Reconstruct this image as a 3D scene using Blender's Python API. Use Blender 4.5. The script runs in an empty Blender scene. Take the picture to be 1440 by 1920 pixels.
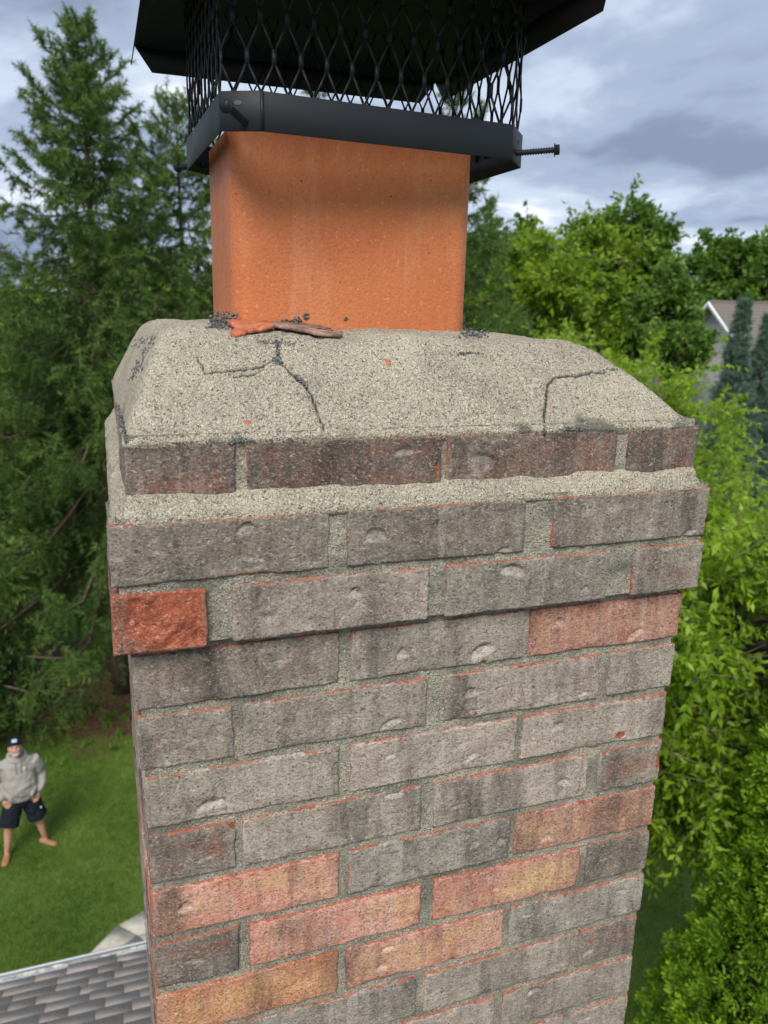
import bpy, math, random
import numpy as np
from math import radians, sin, cos, pi
from mathutils import Vector, Matrix

SC = bpy.context.scene
COL = SC.collection

# ------------------------------------------------------------------ camera
Z0 = 7.2875                      # height of the shaft's top course above the lawn
F_PX, YAW, PITCH, ROLL = 1481.5, radians(19.646), radians(-14.731), radians(1.399)
CAM = np.array([-0.0107, -0.6905, 0.3125 + Z0])

def cam_axes():
    cy, sy, cp, sp = cos(YAW), sin(YAW), cos(PITCH), sin(PITCH)
    fwd = np.array([sy * cp, cy * cp, sp]); right = np.array([cy, -sy, 0]); up = np.cross(right, fwd)
    c, s = cos(ROLL), sin(ROLL)
    return c * right + s * up, -s * right + c * up, fwd
RIGHT, UP, FWD = cam_axes()

def ray(u, v):
    d = RIGHT * (u - 720) / F_PX + UP * (960 - v) / F_PX + FWD
    return d / np.linalg.norm(d)
def on_z(u, v, z):               # photo pixel -> point at height z
    d = ray(u, v); return CAM + d * (z - CAM[2]) / d[2]
def on_y(u, v, y):               # photo pixel -> point on the plane y
    d = ray(u, v); return CAM + d * (y - CAM[1]) / d[1]
def at_dist(u, v, r):            # photo pixel -> point at horizontal distance r
    d = ray(u, v); return CAM + d * r / math.hypot(d[0], d[1])

cd = bpy.data.cameras.new('camera'); cam = bpy.data.objects.new('camera', cd); COL.objects.link(cam)
cam.matrix_world = Matrix([[RIGHT[i], UP[i], -FWD[i], CAM[i]] for i in range(3)] + [[0, 0, 0, 1]])
cd.sensor_fit = 'VERTICAL'; cd.sensor_height = 36.0; cd.lens = F_PX / 1920 * 36.0
cd.clip_start = 0.02; cd.clip_end = 6000
cd.dof.use_dof = True; cd.dof.focus_distance = 0.90; cd.dof.aperture_fstop = 9.0
SC.camera = cam

# ------------------------------------------------------------------ sky, sun, exposure
SUN_EL, SUN_AZ = radians(46), radians(208)     # azimuth measured clockwise from +y: from the left and behind the camera
wd = bpy.data.worlds.new('World'); SC.world = wd; wd.use_nodes = True
wn = wd.node_tree.nodes; wl = wd.node_tree.links
def W(t, **k):
    n = wn.new(t)
    for a, b in k.items(): setattr(n, a, b)
    return n
bg = wn['Background']
sky = W('ShaderNodeTexSky', sky_type='NISHITA', sun_disc=False, sun_elevation=SUN_EL, sun_rotation=SUN_AZ, air_density=1.0, dust_density=1.5, ozone_density=1.5)
tc = W('ShaderNodeTexCoord'); sep = W('ShaderNodeSeparateXYZ'); wl.new(tc.outputs['Generated'], sep.inputs[0])
def WM(op, a, b=None, clamp=False):
    n = W('ShaderNodeMath', operation=op, use_clamp=clamp)
    for i, x in enumerate((a, b)):
        if x is None: continue
        if isinstance(x, (int, float)): n.inputs[i].default_value = x
        else: wl.new(x, n.inputs[i])
    return n.outputs[0]
zz = WM('ADD', WM('MAXIMUM', sep.outputs[2], 0.0), 0.22)
cx = WM('DIVIDE', sep.outputs[0], zz); cyy = WM('DIVIDE', sep.outputs[1], zz)
cmb = W('ShaderNodeCombineXYZ'); wl.new(cx, cmb.inputs[0]); wl.new(cyy, cmb.inputs[1]); cmb.inputs[2].default_value = 3.1
def wnoise(scale, detail, rough, dist=0.0, off=0.0):
    mp = W('ShaderNodeMapping'); wl.new(cmb.outputs[0], mp.inputs[0]); mp.inputs['Location'].default_value = (off, off * .7, 0)
    n = W('ShaderNodeTexNoise'); wl.new(mp.outputs[0], n.inputs['Vector'])
    n.inputs['Scale'].default_value = scale; n.inputs['Detail'].default_value = detail
    n.inputs['Roughness'].default_value = rough; n.inputs['Distortion'].default_value = dist
    return n.outputs['Fac']
def wramp(fac, stops):
    r = W('ShaderNodeValToRGB'); wl.new(fac, r.inputs[0]); e = r.color_ramp.elements
    while len(e) < len(stops): e.new(0.5)
    for el, (p, c) in zip(e, stops): el.position = p; el.color = (*c, 1)
    r.color_ramp.interpolation = 'EASE'
    return r.outputs[0]
cl = wramp(wnoise(1.35, 8, .54, .25, 4.3), [(0.35, (.23, .29, .41)), (0.46, (.36, .44, .59)), (0.57, (.56, .65, .79)), (0.69, (1.02, 1.04, 1.06))])
gap = wramp(wnoise(.6, 4, .5, .2, 9.0), [(0.58, (0, 0, 0)), (0.75, (.5, .5, .5))])
scl = W('ShaderNodeVectorMath', operation='SCALE'); wl.new(cl, scl.inputs[0]); scl.inputs['Scale'].default_value = 4.5
mx = W('ShaderNodeMix', data_type='RGBA'); wl.new(gap, mx.inputs[0]); wl.new(scl.outputs[0], mx.inputs[6]); wl.new(sky.outputs[0], mx.inputs[7])
wl.new(mx.outputs[2], bg.inputs['Color']); bg.inputs['Strength'].default_value = 0.10

sd = bpy.data.lights.new('sun', 'SUN'); sun = bpy.data.objects.new('sun', sd); COL.objects.link(sun)
sd.energy = 1.5; sd.angle = radians(30); sd.color = (1.0, .95, .86)
sdir = Vector((sin(SUN_AZ) * cos(SUN_EL), cos(SUN_AZ) * cos(SUN_EL), sin(SUN_EL)))
sun.rotation_euler = sdir.to_track_quat('Z', 'Y').to_euler(); sun.location = (-6, -6, 20)
SC.view_settings.view_transform = 'Standard'; SC.view_settings.look = 'None'
SC.view_settings.exposure = 1.38; SC.view_settings.gamma = 1.0; SC.view_settings.use_curve_mapping = False

# ------------------------------------------------------------------ helpers
def mesh_obj(name, verts, faces, mat=None, parent=None, loc=None, smooth=False, attrs=None):
    """verts (N,3); faces: one (M,k) array or a list of such arrays / lists of lists"""
    me = bpy.data.meshes.new(name)
    verts = np.asarray(verts, np.float32).reshape(-1, 3)
    fl = faces if isinstance(faces, list) else [faces]
    if fl and not isinstance(fl[0], np.ndarray): fl = [np.array(f, np.int32).reshape(1, -1) for f in fl]
    loops = np.concatenate([f.reshape(-1) for f in fl]).astype(np.int32)
    tot = np.concatenate([np.full(len(f), f.shape[1], np.int32) for f in fl])
    st = np.concatenate([[0], np.cumsum(tot)[:-1]]).astype(np.int32)
    me.vertices.add(len(verts)); me.vertices.foreach_set('co', verts.reshape(-1))
    me.loops.add(len(loops)); me.loops.foreach_set('vertex_index', loops)
    me.polygons.add(len(tot)); me.polygons.foreach_set('loop_start', st)
    me.update(calc_edges=True)
    if smooth: me.polygons.foreach_set('use_smooth', np.ones(len(tot), bool))
    for k, a in (attrs or {}).items():
        at = me.attributes.new(k, 'FLOAT', 'POINT'); at.data.foreach_set('value', np.asarray(a, np.float32))
    me.validate()
    if mat: me.materials.append(mat)
    ob = bpy.data.objects.new(name, me); COL.objects.link(ob)
    if parent: ob.parent = parent
    if loc is not None: ob.location = loc
    return ob
def empty(name, loc=(0, 0, 0), rot=(0, 0, 0)):
    o = bpy.data.objects.new(name, None); COL.objects.link(o); o.location = loc; o.rotation_euler = rot
    o.empty_display_size = .1
    return o
def tag(o, label=None, cat=None, group=None, kind=None):
    if label: o['label'] = label
    if cat: o['category'] = cat
    if group: o['group'] = group
    if kind: o['kind'] = kind
    return o
class MB:
    def __init__(s): s.v = []; s.f = []
    def add(s, verts, faces):
        b = len(s.v); s.v += [tuple(map(float, p)) for p in verts]; s.f += [[i + b for i in f] for f in faces]; return s
    def box(s, x0, x1, y0, y1, z0, z1):
        v = [(x, y, z) for z in (z0, z1) for y in (y0, y1) for x in (x0, x1)]
        return s.add(v, [[0, 2, 3, 1], [4, 5, 7, 6], [0, 1, 5, 4], [2, 6, 7, 3], [0, 4, 6, 2], [1, 3, 7, 5]])
    def tube(s, pts, rad, n=8, cap=True):
        pts = [Vector(p) for p in pts]; rings = []
        for i, p in enumerate(pts):
            t = (pts[min(i + 1, len(pts) - 1)] - pts[max(i - 1, 0)]).normalized()
            a = t.orthogonal().normalized() if i == 0 else (pa - t * pa.dot(t)).normalized()
            pa = a; b = t.cross(a)
            r = rad[i] if isinstance(rad, (list, tuple)) else rad
            rings.append([p + (a * cos(2 * pi * k / n) + b * sin(2 * pi * k / n)) * r for k in range(n)])
        v = [q for r in rings for q in r]; f = []
        for i in range(len(pts) - 1):
            for k in range(n): f.append([i * n + k, i * n + (k + 1) % n, (i + 1) * n + (k + 1) % n, (i + 1) * n + k])
        if cap: f.append(list(range(n))[::-1]); f.append([(len(pts) - 1) * n + k for k in range(n)])
        return s.add(v, f)
    def loft(s, secs, n=20):       # secs: (cx, cy, cz, rx, ry)
        v = [(c[0] + c[3] * cos(2 * pi * k / n), c[1] + c[4] * sin(2 * pi * k / n), c[2]) for c in secs for k in range(n)]; f = []
        for i in range(len(secs) - 1):
            for k in range(n): f.append([i * n + k, i * n + (k + 1) % n, (i + 1) * n + (k + 1) % n, (i + 1) * n + k])
        f.append(list(range(n))[::-1]); f.append([(len(secs) - 1) * n + k for k in range(n)])
        return s.add(v, f)
    def ell(s, c, r, n=14, m=9, rot=None):
        v = []; f = []
        for i in range(m + 1):
            for k in range(n):
                t = pi * i / m; p = Vector((r[0] * sin(t) * cos(2 * pi * k / n), r[1] * sin(t) * sin(2 * pi * k / n), r[2] * cos(t)))
                if rot is not None: p = rot @ p
                v.append(p + Vector(c))
        for i in range(m):
            for k in range(n): f.append([i * n + k, (i + 1) * n + k, (i + 1) * n + (k + 1) % n, i * n + (k + 1) % n])
        return s.add(v, f)
    def build(s, name, mat=None, parent=None, smooth=False, loc=None):
        return mesh_obj(name, s.v, s.f, mat, parent, loc, smooth)

# smooth value noise in numpy (for shapes)
def vnoise(P, seed=0):
    P = np.asarray(P, float); i = np.floor(P).astype(np.int64); f = P - i; f = f * f * (3 - 2 * f)
    def h(a):
        n = (a[..., 0] * 374761393 + a[..., 1] * 668265263 + a[..., 2] * 2147483647 + seed * 1274126177) & 0xffffffff
        n = ((n ^ (n >> 13)) * 1274126177) & 0xffffffff
        return ((n ^ (n >> 16)) & 0xffff) / 32767.5 - 1
    r = 0
    for dx in (0, 1):
        for dy in (0, 1):
            for dz in (0, 1):
                w = (f[..., 0] if dx else 1 - f[..., 0]) * (f[..., 1] if dy else 1 - f[..., 1]) * (f[..., 2] if dz else 1 - f[..., 2])
                r = r + w * h(i + np.array([dx, dy, dz]))
    return r
def fbm(P, seed=0, o=3):
    return sum(vnoise(np.asarray(P) * 2 ** k, seed + k) / 2 ** k for k in range(o))

# ------------------------------------------------------------------ materials
class M:
    def __init__(s, name):
        s.m = bpy.data.materials.new(name); s.m.use_nodes = True; s.n = s.m.node_tree.nodes; s.l = s.m.node_tree.links
        s.b = s.n['Principled BSDF']; s.out = s.n['Material Output']; s.b.inputs['Roughness'].default_value = .9
        s.b.inputs['Specular IOR Level'].default_value = .25
    def N(s, t, **k):
        n = s.n.new(t)
        for a, b in k.items(): setattr(n, a, b)
        return n
    def put(s, sock, x):
        if isinstance(x, (int, float)): sock.default_value = x
        elif isinstance(x, (tuple, list)): sock.default_value = (*x, 1) if len(x) == 3 and len(sock.default_value) == 4 else x
        else: s.l.new(x, sock)
    def math(s, op, a, b=None, c=None, clamp=False):
        n = s.N('ShaderNodeMath', operation=op, use_clamp=clamp)
        for i, x in enumerate((a, b, c)):
            if x is not None: s.put(n.inputs[i], x)
        return n.outputs[0]
    def mix(s, f, a, b, mode='MIX'):
        n = s.N('ShaderNodeMix', data_type='RGBA', blend_type=mode); s.put(n.inputs[0], f); s.put(n.inputs[6], a); s.put(n.inputs[7], b)
        return n.outputs[2]
    def coords(s, kind='Object', scale=(1, 1, 1), jitter=False):
        t = s.N('ShaderNodeTexCoord').outputs[kind]
        if jitter:
            oi = s.N('ShaderNodeObjectInfo'); k = s.N('ShaderNodeVectorMath', operation='SCALE')
            cb = s.N('ShaderNodeCombineXYZ'); s.l.new(oi.outputs['Random'], cb.inputs[0]); s.l.new(oi.outputs['Random'], cb.inputs[2])
            s.l.new(cb.outputs[0], k.inputs[0]); k.inputs['Scale'].default_value = 57.0
            a = s.N('ShaderNodeVectorMath', operation='ADD'); s.l.new(t, a.inputs[0]); s.l.new(k.outputs[0], a.inputs[1]); t = a.outputs[0]
        mp = s.N('ShaderNodeMapping'); s.l.new(t, mp.inputs[0]); mp.inputs['Scale'].default_value = scale
        return mp.outputs[0]
    def noise(s, vec, scale, detail=4, rough=.55, dist=0):
        n = s.N('ShaderNodeTexNoise'); s.l.new(vec, n.inputs['Vector'])
        for k, x in (('Scale', scale), ('Detail', detail), ('Roughness', rough), ('Distortion', dist)): n.inputs[k].default_value = x
        return n.outputs['Fac']
    def voro(s, vec, scale, feature='F1', out='Distance'):
        n = s.N('ShaderNodeTexVoronoi', feature=feature); s.l.new(vec, n.inputs['Vector']); n.inputs['Scale'].default_value = scale
        return n.outputs[out]
    def ramp(s, fac, stops, interp='LINEAR'):
        r = s.N('ShaderNodeValToRGB'); s.l.new(fac, r.inputs[0]); e = r.color_ramp.elements; r.color_ramp.interpolation = interp
        while len(e) < len(stops): e.new(.5)
        for el, (p, c) in zip(e, stops):
            el.position = p; el.color = (*c, 1) if isinstance(c, tuple) else (c, c, c, 1)
        return r.outputs[0]
    def attr(s, name, kind='GEOMETRY', out='Fac'):
        return s.N('ShaderNodeAttribute', attribute_name=name, attribute_type=kind).outputs[out]
    def bump(s, h, strength=.5, dist=.002, prev=None):
        n = s.N('ShaderNodeBump'); n.inputs['Strength'].default_value = strength; n.inputs['Distance'].default_value = dist
        s.l.new(h, n.inputs['Height'])
        if prev is not None: s.l.new(prev, n.inputs['Normal'])
        return n.outputs[0]
    def col(s, c): s.put(s.b.inputs['Base Color'], c); return s
    def rough(s, r): s.put(s.b.inputs['Roughness'], r); return s
    def nrm(s, n): s.l.new(n, s.b.inputs['Normal']); return s

def plain(name, c, rough=.8, spec=.25, vary=.12, scale=8, bump=None):
    k = M(name); n = k.noise(k.coords(), scale, 5)
    k.col(k.mix(k.ramp(n, [(.3, 0.0), (.7, 1.0)]), tuple(x * (1 - vary) for x in c), tuple(min(1, x * (1 + vary)) for x in c))).rough(rough)
    k.b.inputs['Specular IOR Level'].default_value = spec
    if bump: k.nrm(k.bump(k.noise(k.coords(), bump[0], 3), bump[1], bump[2]))
    return k.m

def brick_material():
    k = M('weathered brick'); c = k.coords(jitter=True); st = k.coords(scale=(1, 1, .09), jitter=True)
    ca, cb, cc, cr = (k.attr(n, 'OBJECT', 'Color') for n in ('tone_a', 'tone_b', 'tone_c', 'tone_edge'))
    big = k.noise(c, 16, 5, .6, .6); mid = k.noise(c, 75, 5, .62); fine = k.noise(c, 420, 4, .7); streak = k.noise(st, 95, 5, .6)
    base = k.mix(k.ramp(k.math('ADD', k.math('MULTIPLY', big, .6), k.math('MULTIPLY', mid, .4)), [(.36, 0.0), (.64, 1.0)]), ca, cb)
    pat = k.math('MULTIPLY', k.math('MULTIPLY', k.ramp(k.math('ADD', k.math('MULTIPLY', k.noise(k.coords(scale=(.6, 1, 1.3), jitter=True), 13, 5, .6, .5), .8), k.math('MULTIPLY', streak, .2)), [(.42, 0.0), (.58, .9)]), k.attr('ctr')), k.attr('patch', 'OBJECT'))
    base = k.mix(pat, base, cc)
    base = k.mix(k.ramp(k.noise(k.coords(scale=(1, 1, .07), jitter=True), 60, 4, .6), [(.55, 0.0), (.72, .55)]), base, k.mix(.5, base, (.74, .69, .62)))
    base = k.mix(k.ramp(streak, [(.30, .62), (.50, 0.0)]), base, k.mix(.5, (.030, .027, .026), base))
    base = k.mix(k.ramp(k.noise(k.coords(scale=(1, 1, .25), jitter=True), 11, 5, .65), [(.50, 0.0), (.66, .9)]), base, k.mix(.80, base, (.045, .040, .036)))
    base = k.mix(k.ramp(fine, [(.32, .75), (.50, 0.0)]), base, k.mix(.68, base, (.02, .018, .018)))
    base = k.mix(k.ramp(k.noise(c, 610, 3, .6), [(.60, 0.0), (.76, .55)]), base, (.62, .59, .55))
    base = k.mix(k.ramp(k.voro(c, 160), [(.0, .75), (.10, 0.0)]), base, (.70, .66, .61))
    base = k.mix(k.ramp(k.voro(k.coords(scale=(1.1, 1, .8), jitter=True), 105), [(.05, .85), (.13, 0.0)]), base, (.035, .03, .028))
    dn = k.attr('dent'); base = k.mix(k.math('MULTIPLY', dn, k.ramp(mid, [(.3, .2), (.65, .9)])), base, k.mix(.45, base, (.66, .62, .58)))
    eg = k.math('ADD', k.attr('edge'), k.math('MULTIPLY', k.math('SUBTRACT', k.noise(c, 42, 5, .75), .5), 2.6))
    base = k.mix(k.ramp(eg, [(.985, 0.0), (1.13, .8)]), base, k.mix(k.ramp(mid, [(.3, 0.0), (.7, 1.0)]), cr, (.33, .085, .045)))
    sp = k.math('ADD', k.attr('spall'), k.math('MULTIPLY', k.math('SUBTRACT', k.noise(c, 130, 4, .7), .5), .5))
    base = k.mix(k.ramp(sp, [(.45, 0.0), (.52, 1.0)]), base, k.mix(k.ramp(k.noise(c, 40, 5, .65), [(.3, 0.0), (.7, 1.0)]), (.44, .115, .052), (.34, .10, .06)))
    crk = k.voro(k.coords(scale=(1, 1, .6), jitter=True), 120, 'DISTANCE_TO_EDGE')
    base = k.mix(k.math('MULTIPLY', k.ramp(crk, [(.0, .6), (.04, 0.0)]), k.ramp(k.noise(c, 38, 3), [(.55, 0.0), (.68, 1.0)])), base, (.05, .042, .04))
    wr_ = k.noise(k.coords(scale=(1, 1, 1.6), jitter=True), 230, 5, .75, 1.2)
    base = k.mix(k.ramp(wr_, [(.37, .95), (.48, 0.0)]), base, k.mix(.70, base, (.03, .026, .024)))
    base = k.mix(k.ramp(wr_, [(.55, 0.0), (.66, .75)]), base, k.mix(.60, base, (.80, .75, .69)))
    k.col(base).rough(.93)
    b1 = k.bump(k.ramp(crk, [(0.0, 0.0), (.06, 1.0)]), .07, .0015)
    b2 = k.bump(mid, .4, .003, b1); b3 = k.bump(fine, .7, .0018, k.bump(wr_, .7, .0022, b2)); b4 = k.bump(streak, .3, .003, b3)
    k.nrm(b4); return k.m

def mortar_material(name, a, b, dark, grain, stain=.0):
    k = M(name); c = k.coords(); dis = k.N('ShaderNodeVectorMath', operation='ADD')
    nz = k.N('ShaderNodeTexNoise'); k.l.new(c, nz.inputs['Vector']); nz.inputs['Scale'].default_value = 300
    sc = k.N('ShaderNodeVectorMath', operation='SCALE'); k.l.new(nz.outputs['Color'], sc.inputs[0]); sc.inputs['Scale'].default_value = .004
    k.l.new(c, dis.inputs[0]); k.l.new(sc.outputs[0], dis.inputs[1]); d = dis.outputs[0]
    cell = k.voro(d, grain, out='Color'); sp = k.N('ShaderNodeSeparateColor'); k.l.new(cell, sp.inputs[0])
    big = k.noise(c, 9, 5, .6, .4); base = k.mix(k.ramp(big, [(.35, 0.0), (.65, 1.0)]), a, b)
    base = k.mix(k.ramp(sp.outputs[0], [(0.0, .85), (.11, .7), (.14, 0.0)], 'LINEAR'), base, dark)
    base = k.mix(k.ramp(sp.outputs[1], [(.76, 0.0), (.80, .5), (1.0, .75)]), base, (.74, .70, .60))
    base = k.mix(k.ramp(sp.outputs[2], [(.93, 0.0), (.95, .5)]), base, (.50, .30, .16))
    base = k.mix(k.math('MULTIPLY', k.ramp(k.noise(c, 560, 3), [(.35, .6), (.55, 0.0)]), k.ramp(k.noise(c, 13, 4, .6), [(.35, .35), (.65, 1.0)])), base, dark)
    base = k.mix(k.ramp(k.noise(c, 22, 6, .7, .8), [(.53, 0.0), (.70, .5)]), base, (.225, .21, .165))
    if stain: base = k.mix(k.math('MULTIPLY', k.ramp(k.noise(c, 14, 5, .65, .5), [(.45, 0.0), (.62, 1.0)]), stain), base, (.085, .088, .078))
    base = k.mix(k.ramp(k.attr('soil'), [(.35, 0.0), (.75, .75)]), base, (.105, .105, .092))
    base = k.mix(k.ramp(k.attr('crack'), [(.35, 0.0), (.7, .95)]), base, (.07, .068, .065))
    k.col(base).rough(.95)
    b1 = k.bump(k.voro(d, grain), .8, .003); b2 = k.bump(k.noise(c, 160, 5, .65), .6, .004, b1)
    k.nrm(b2); return k.m

def foliage(name, a, b, rough=.55, trans=.35, tc=None, spec=.35):
    k = M(name); t = k.attr('tint'); col = k.mix(t, a, b)
    k.col(col).rough(rough); k.b.inputs['Specular IOR Level'].default_value = spec
    tr = k.N('ShaderNodeBsdfTranslucent'); k.l.new(k.mix(t, tuple(x * 1.5 for x in a), tuple(min(1, x * 1.45) for x in b)) , tr.inputs[0])
    ms = k.N('ShaderNodeMixShader'); ms.inputs[0].default_value = trans
    k.l.new(k.b.outputs[0], ms.inputs[1]); k.l.new(tr.outputs[0], ms.inputs[2]); k.l.new(ms.outputs[0], k.out.inputs[0])
    return k.m

MAT_BRICK = brick_material()
MAT_JOINT = mortar_material('joint mortar', (.54, .50, .395), (.40, .375, .30), (.12, .112, .09), 760, .55)
MAT_CROWN = mortar_material('crown mortar', (.62, .55, .42), (.49, .432, .33), (.09, .08, .065), 720)

def terracotta():
    k = M('terracotta flue clay'); c = k.coords(); n = k.noise(c, 7, 5, .6, .5)
    base = k.mix(k.ramp(n, [(.3, 0.0), (.7, 1.0)]), (.46, .130, .042), (.54, .172, .062))
    base = k.mix(k.ramp(k.noise(k.coords(scale=(1, 1, .08)), 30, 4, .6), [(.54, 0.0), (.76, .38)]), base, (.70, .36, .20))
    base = k.mix(k.ramp(k.noise(k.coords(scale=(1, 1, .12)), 19, 5, .65), [(.56, 0.0), (.78, .5)]), base, (.40, .095, .03))
    base = k.mix(k.ramp(k.noise(c, 5, 6, .65, .8), [(.52, 0.0), (.72, .4)]), base, (.60, .25, .12))
    base = k.mix(k.ramp(k.noise(c, 260, 4, .75), [(.34, .5), (.48, 0.0)]), base, (.30, .075, .028))
    base = k.mix(k.ramp(k.noise(c, 190, 3, .7), [(.60, 0.0), (.70, .6)]), base, (.70, .33, .17))
    base = k.mix(k.ramp(k.noise(c, 70, 5, .7), [(.60, 0.0), (.75, .5)]), base, (.34, .10, .045))
    base = k.mix(k.ramp(k.voro(c, 150), [(.03, .8), (.09, 0.0)]), base, (.74, .36, .19))
    base = k.mix(k.ramp(k.voro(c, 42), [(.03, 1.0), (.055, 0.0)]), base, (.03, .02, .02))
    k.col(base).rough(k.ramp(k.noise(c, 60, 3), [(.3, .5), (.7, .68)])); k.b.inputs['Specular IOR Level'].default_value = .45
    k.nrm(k.bump(k.noise(c, 260, 3), .7, .0012, k.bump(k.noise(c, 18, 3), .12, .004))); return k.m
MAT_FLUE = terracotta()

def black_metal():
    k = M('black painted steel'); c = k.coords(); n = k.noise(c, 22, 5, .6)
    k.col(k.mix(n, (.007, .009, .013), (.013, .016, .022))).rough(k.ramp(k.noise(c, 40, 5, .65, .5), [(.3, .48), (.7, .62)]))
    k.b.inputs['Specular IOR Level'].default_value = .36; k.nrm(k.bump(k.noise(c, 30, 3), .04, .002)); return k.m
MAT_BLACK = black_metal()
MAT_SEAL = plain('old grey sealant crumbs', (.12, .125, .125), .9, .2, .75, 300, (400, .5, .001))

# ------------------------------------------------------------------ ground
def ground_material():
    k = M('lawn soil and grass'); c = k.coords(); a = k.noise(c, .35, 6, .6); b = k.noise(c, 3.2, 6, .65); f = k.noise(c, 40, 4, .7)
    base = k.mix(k.ramp(b, [(.3, 0.0), (.7, 1.0)]), (.080, .145, .020), (.140, .21, .036))
    base = k.mix(k.ramp(a, [(.45, 0.0), (.7, .55)]), base, (.16, .21, .042))
    base = k.mix(k.ramp(f, [(.3, .6), (.55, 0.0)]), base, (.018, .034, .008))
    k.col(base).rough(.95); k.nrm(k.bump(f, .8, .03)); return k.m
tag(mesh_obj('ground', [(-2500, -2500, 0), (2500, -2500, 0), (2500, 2500, 0), (-2500, 2500, 0)], [[0, 1, 2, 3]], ground_material()), 'wide green lawn running back under the trees', kind='structure')

def blob_sheet(name, pts, z, mat, label, seed=1, amp=.12):
    """flat sheet with an uneven outline"""
    P = np.array(pts); n = len(P); out = []
    for i in range(n):
        a, b = P[i], P[(i + 1) % n]; m = max(2, int(np.linalg.norm(b - a) / .12))
        for j in range(m):
            p = a + (b - a) * j / m; d = np.array([b[1] - a[1], a[0] - b[0]]) / np.linalg.norm(b - a)
            out.append(p + d * amp * float(fbm(np.array([p[0] * 1.6, p[1] * 1.6, seed]), seed)))
    v = [(p[0], p[1], z) for p in out]
    return tag(mesh_obj(name, v, [list(range(len(v)))], mat), label, kind='structure')
g = lambda u, v: on_z(u, v, 0.0)
mulch = plain('bark mulch and bare soil', (.13, .078, .046), .95, .1, .5, 14, (60, 1.0, .03))
bl, br = g(-260, 1420), g(330, 1405); tl, tr_ = g(-420, 1190), g(470, 1215)
blob_sheet('mulch_bed', [bl[:2], g(60, 1405)[:2], g(150, 1418)[:2], g(250, 1400)[:2], br[:2], tr_[:2], tl[:2]], .006, mulch, 'brown mulch bed under the tall conifers', 3, .35)
road = plain('pale asphalt', (.30, .30, .30), .9, .2, .1, 3)
a, b, c2, d2 = g(-500, 742), g(420, 742), g(420, 722), g(-500, 722)
tag(mesh_obj('road', [(p[0], p[1], .01) for p in (a, b, c2, d2)], [[0, 1, 2, 3]], road), 'pale strip of road far behind the conifers', kind='structure')

# flagstone path beside the house
stone = plain('flagstone', (.50, .46, .385), .9, .2, .25, 6, (30, .4, .01))
tag(blob_sheet('path', [g(150, 1802)[:2], g(215, 1742)[:2], g(285, 1700)[:2], g(430, 1640)[:2], g(430, 1900)[:2], g(150, 1900)[:2]], .008, plain('path bedding sand', (.15, .14, .115), .95), 'flagstone path beside the house', 5, .05), kind='structure')
path = bpy.data.objects['path']
rs = random.Random(4)
def slab(poly):
    P = [np.array(on_z(u, v, 0.0)[:2]) for u, v in poly]; c = sum(P) / len(P); P = [c + (p - c) * .97 for p in P]
    n = len(P); v = [(p[0], p[1], .009) for p in P] + [(p[0], p[1], .03 + rs.random() * .006) for p in P]
    f = [list(range(n, 2 * n))] + [[i, (i + 1) % n, n + (i + 1) % n, n + i] for i in range(n)]
    mesh_obj('flagstone', v, f, stone, path)
for poly in ([(165, 1795), (222, 1738), (258, 1757), (232, 1775)], [(222, 1738), (280, 1706), (310, 1745), (258, 1757)], [(165, 1795), (232, 1775), (258, 1757), (300, 1790), (250, 1830), (180, 1840)],
             [(258, 1757), (310, 1745), (350, 1775), (300, 1790)], [(280, 1706), (350, 1675), (380, 1720), (310, 1745)], [(310, 1745), (380, 1720), (420, 1770), (350, 1775)], [(250, 1830), (300, 1790), (350, 1775), (400, 1830), (300, 1880)]):
    slab(poly)

# ------------------------------------------------------------------ house under the chimney: roof, gutter
EAVE_Z = CAM[2] - 4.3; EAVE_Y = float(on_z(140, 1817, EAVE_Z)[1]); SL = .553
RX0, RX1, RIDGE_Y = -7.0, .40, -3.0
house = tag(empty('house', (-3.3, -3, 0)), 'house below with greyish brown shingle roof and white gutter', 'house')
HO = np.array([-3.3, -3.0, 0.0])
def rz(y): return EAVE_Z + (EAVE_Y - y) * SL if y > RIDGE_Y else EAVE_Z + (EAVE_Y - RIDGE_Y) * SL - (RIDGE_Y - y) * SL
siding = plain('pale siding', (.62, .60, .55), .7, .3, .05, 4)
w = MB(); wy0, wy1 = 2 * RIDGE_Y - EAVE_Y + .4, EAVE_Y - .4
for x0, x1, in ((RX0 + .3, RX0 + .45), (RX1 - .35, RX1 - .2)):
    prof = [(wy0, 0), (wy1, 0), (wy1, rz(wy1) - .14), (RIDGE_Y, rz(RIDGE_Y) - .14), (wy0, rz(wy1) - .14)]
    v = [(x, y, z) for x in (x0, x1) for y, z in prof]; n = 5
    w.add(v, [[4, 3, 2, 1, 0], [5, 6, 7, 8, 9]] + [[i, (i + 1) % n, n + (i + 1) % n, n + i] for i in range(n)])
for y0, y1 in ((wy0, wy0 + .15), (wy1 - .15, wy1)): w.box(RX0 + .452, RX1 - .352, y0, y1, 0, rz(wy1) - .16)
w.v = [tuple(np.array(p) - HO) for p in w.v]; w.build('wall', siding, house)
r = MB(); t = .12
prof = [(EAVE_Y, rz(EAVE_Y)), (RIDGE_Y, rz(RIDGE_Y)), (2 * RIDGE_Y - EAVE_Y, rz(EAVE_Y))]
prof += [(y, z - t) for y, z in prof[::-1]]
n = 6; v = [(x, y, z) for x in (RX0, RX1) for y, z in prof]
r.add(v, [list(range(n)), list(range(n, 2 * n))[::-1]] + [[i, n + i, n + (i + 1) % n, (i + 1) % n] for i in range(n)])
r.v = [tuple(np.array(p) - HO) for p in r.v]
roof = r.build('roof', plain('roof deck felt', (.06, .055, .055), .95), house)
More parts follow.
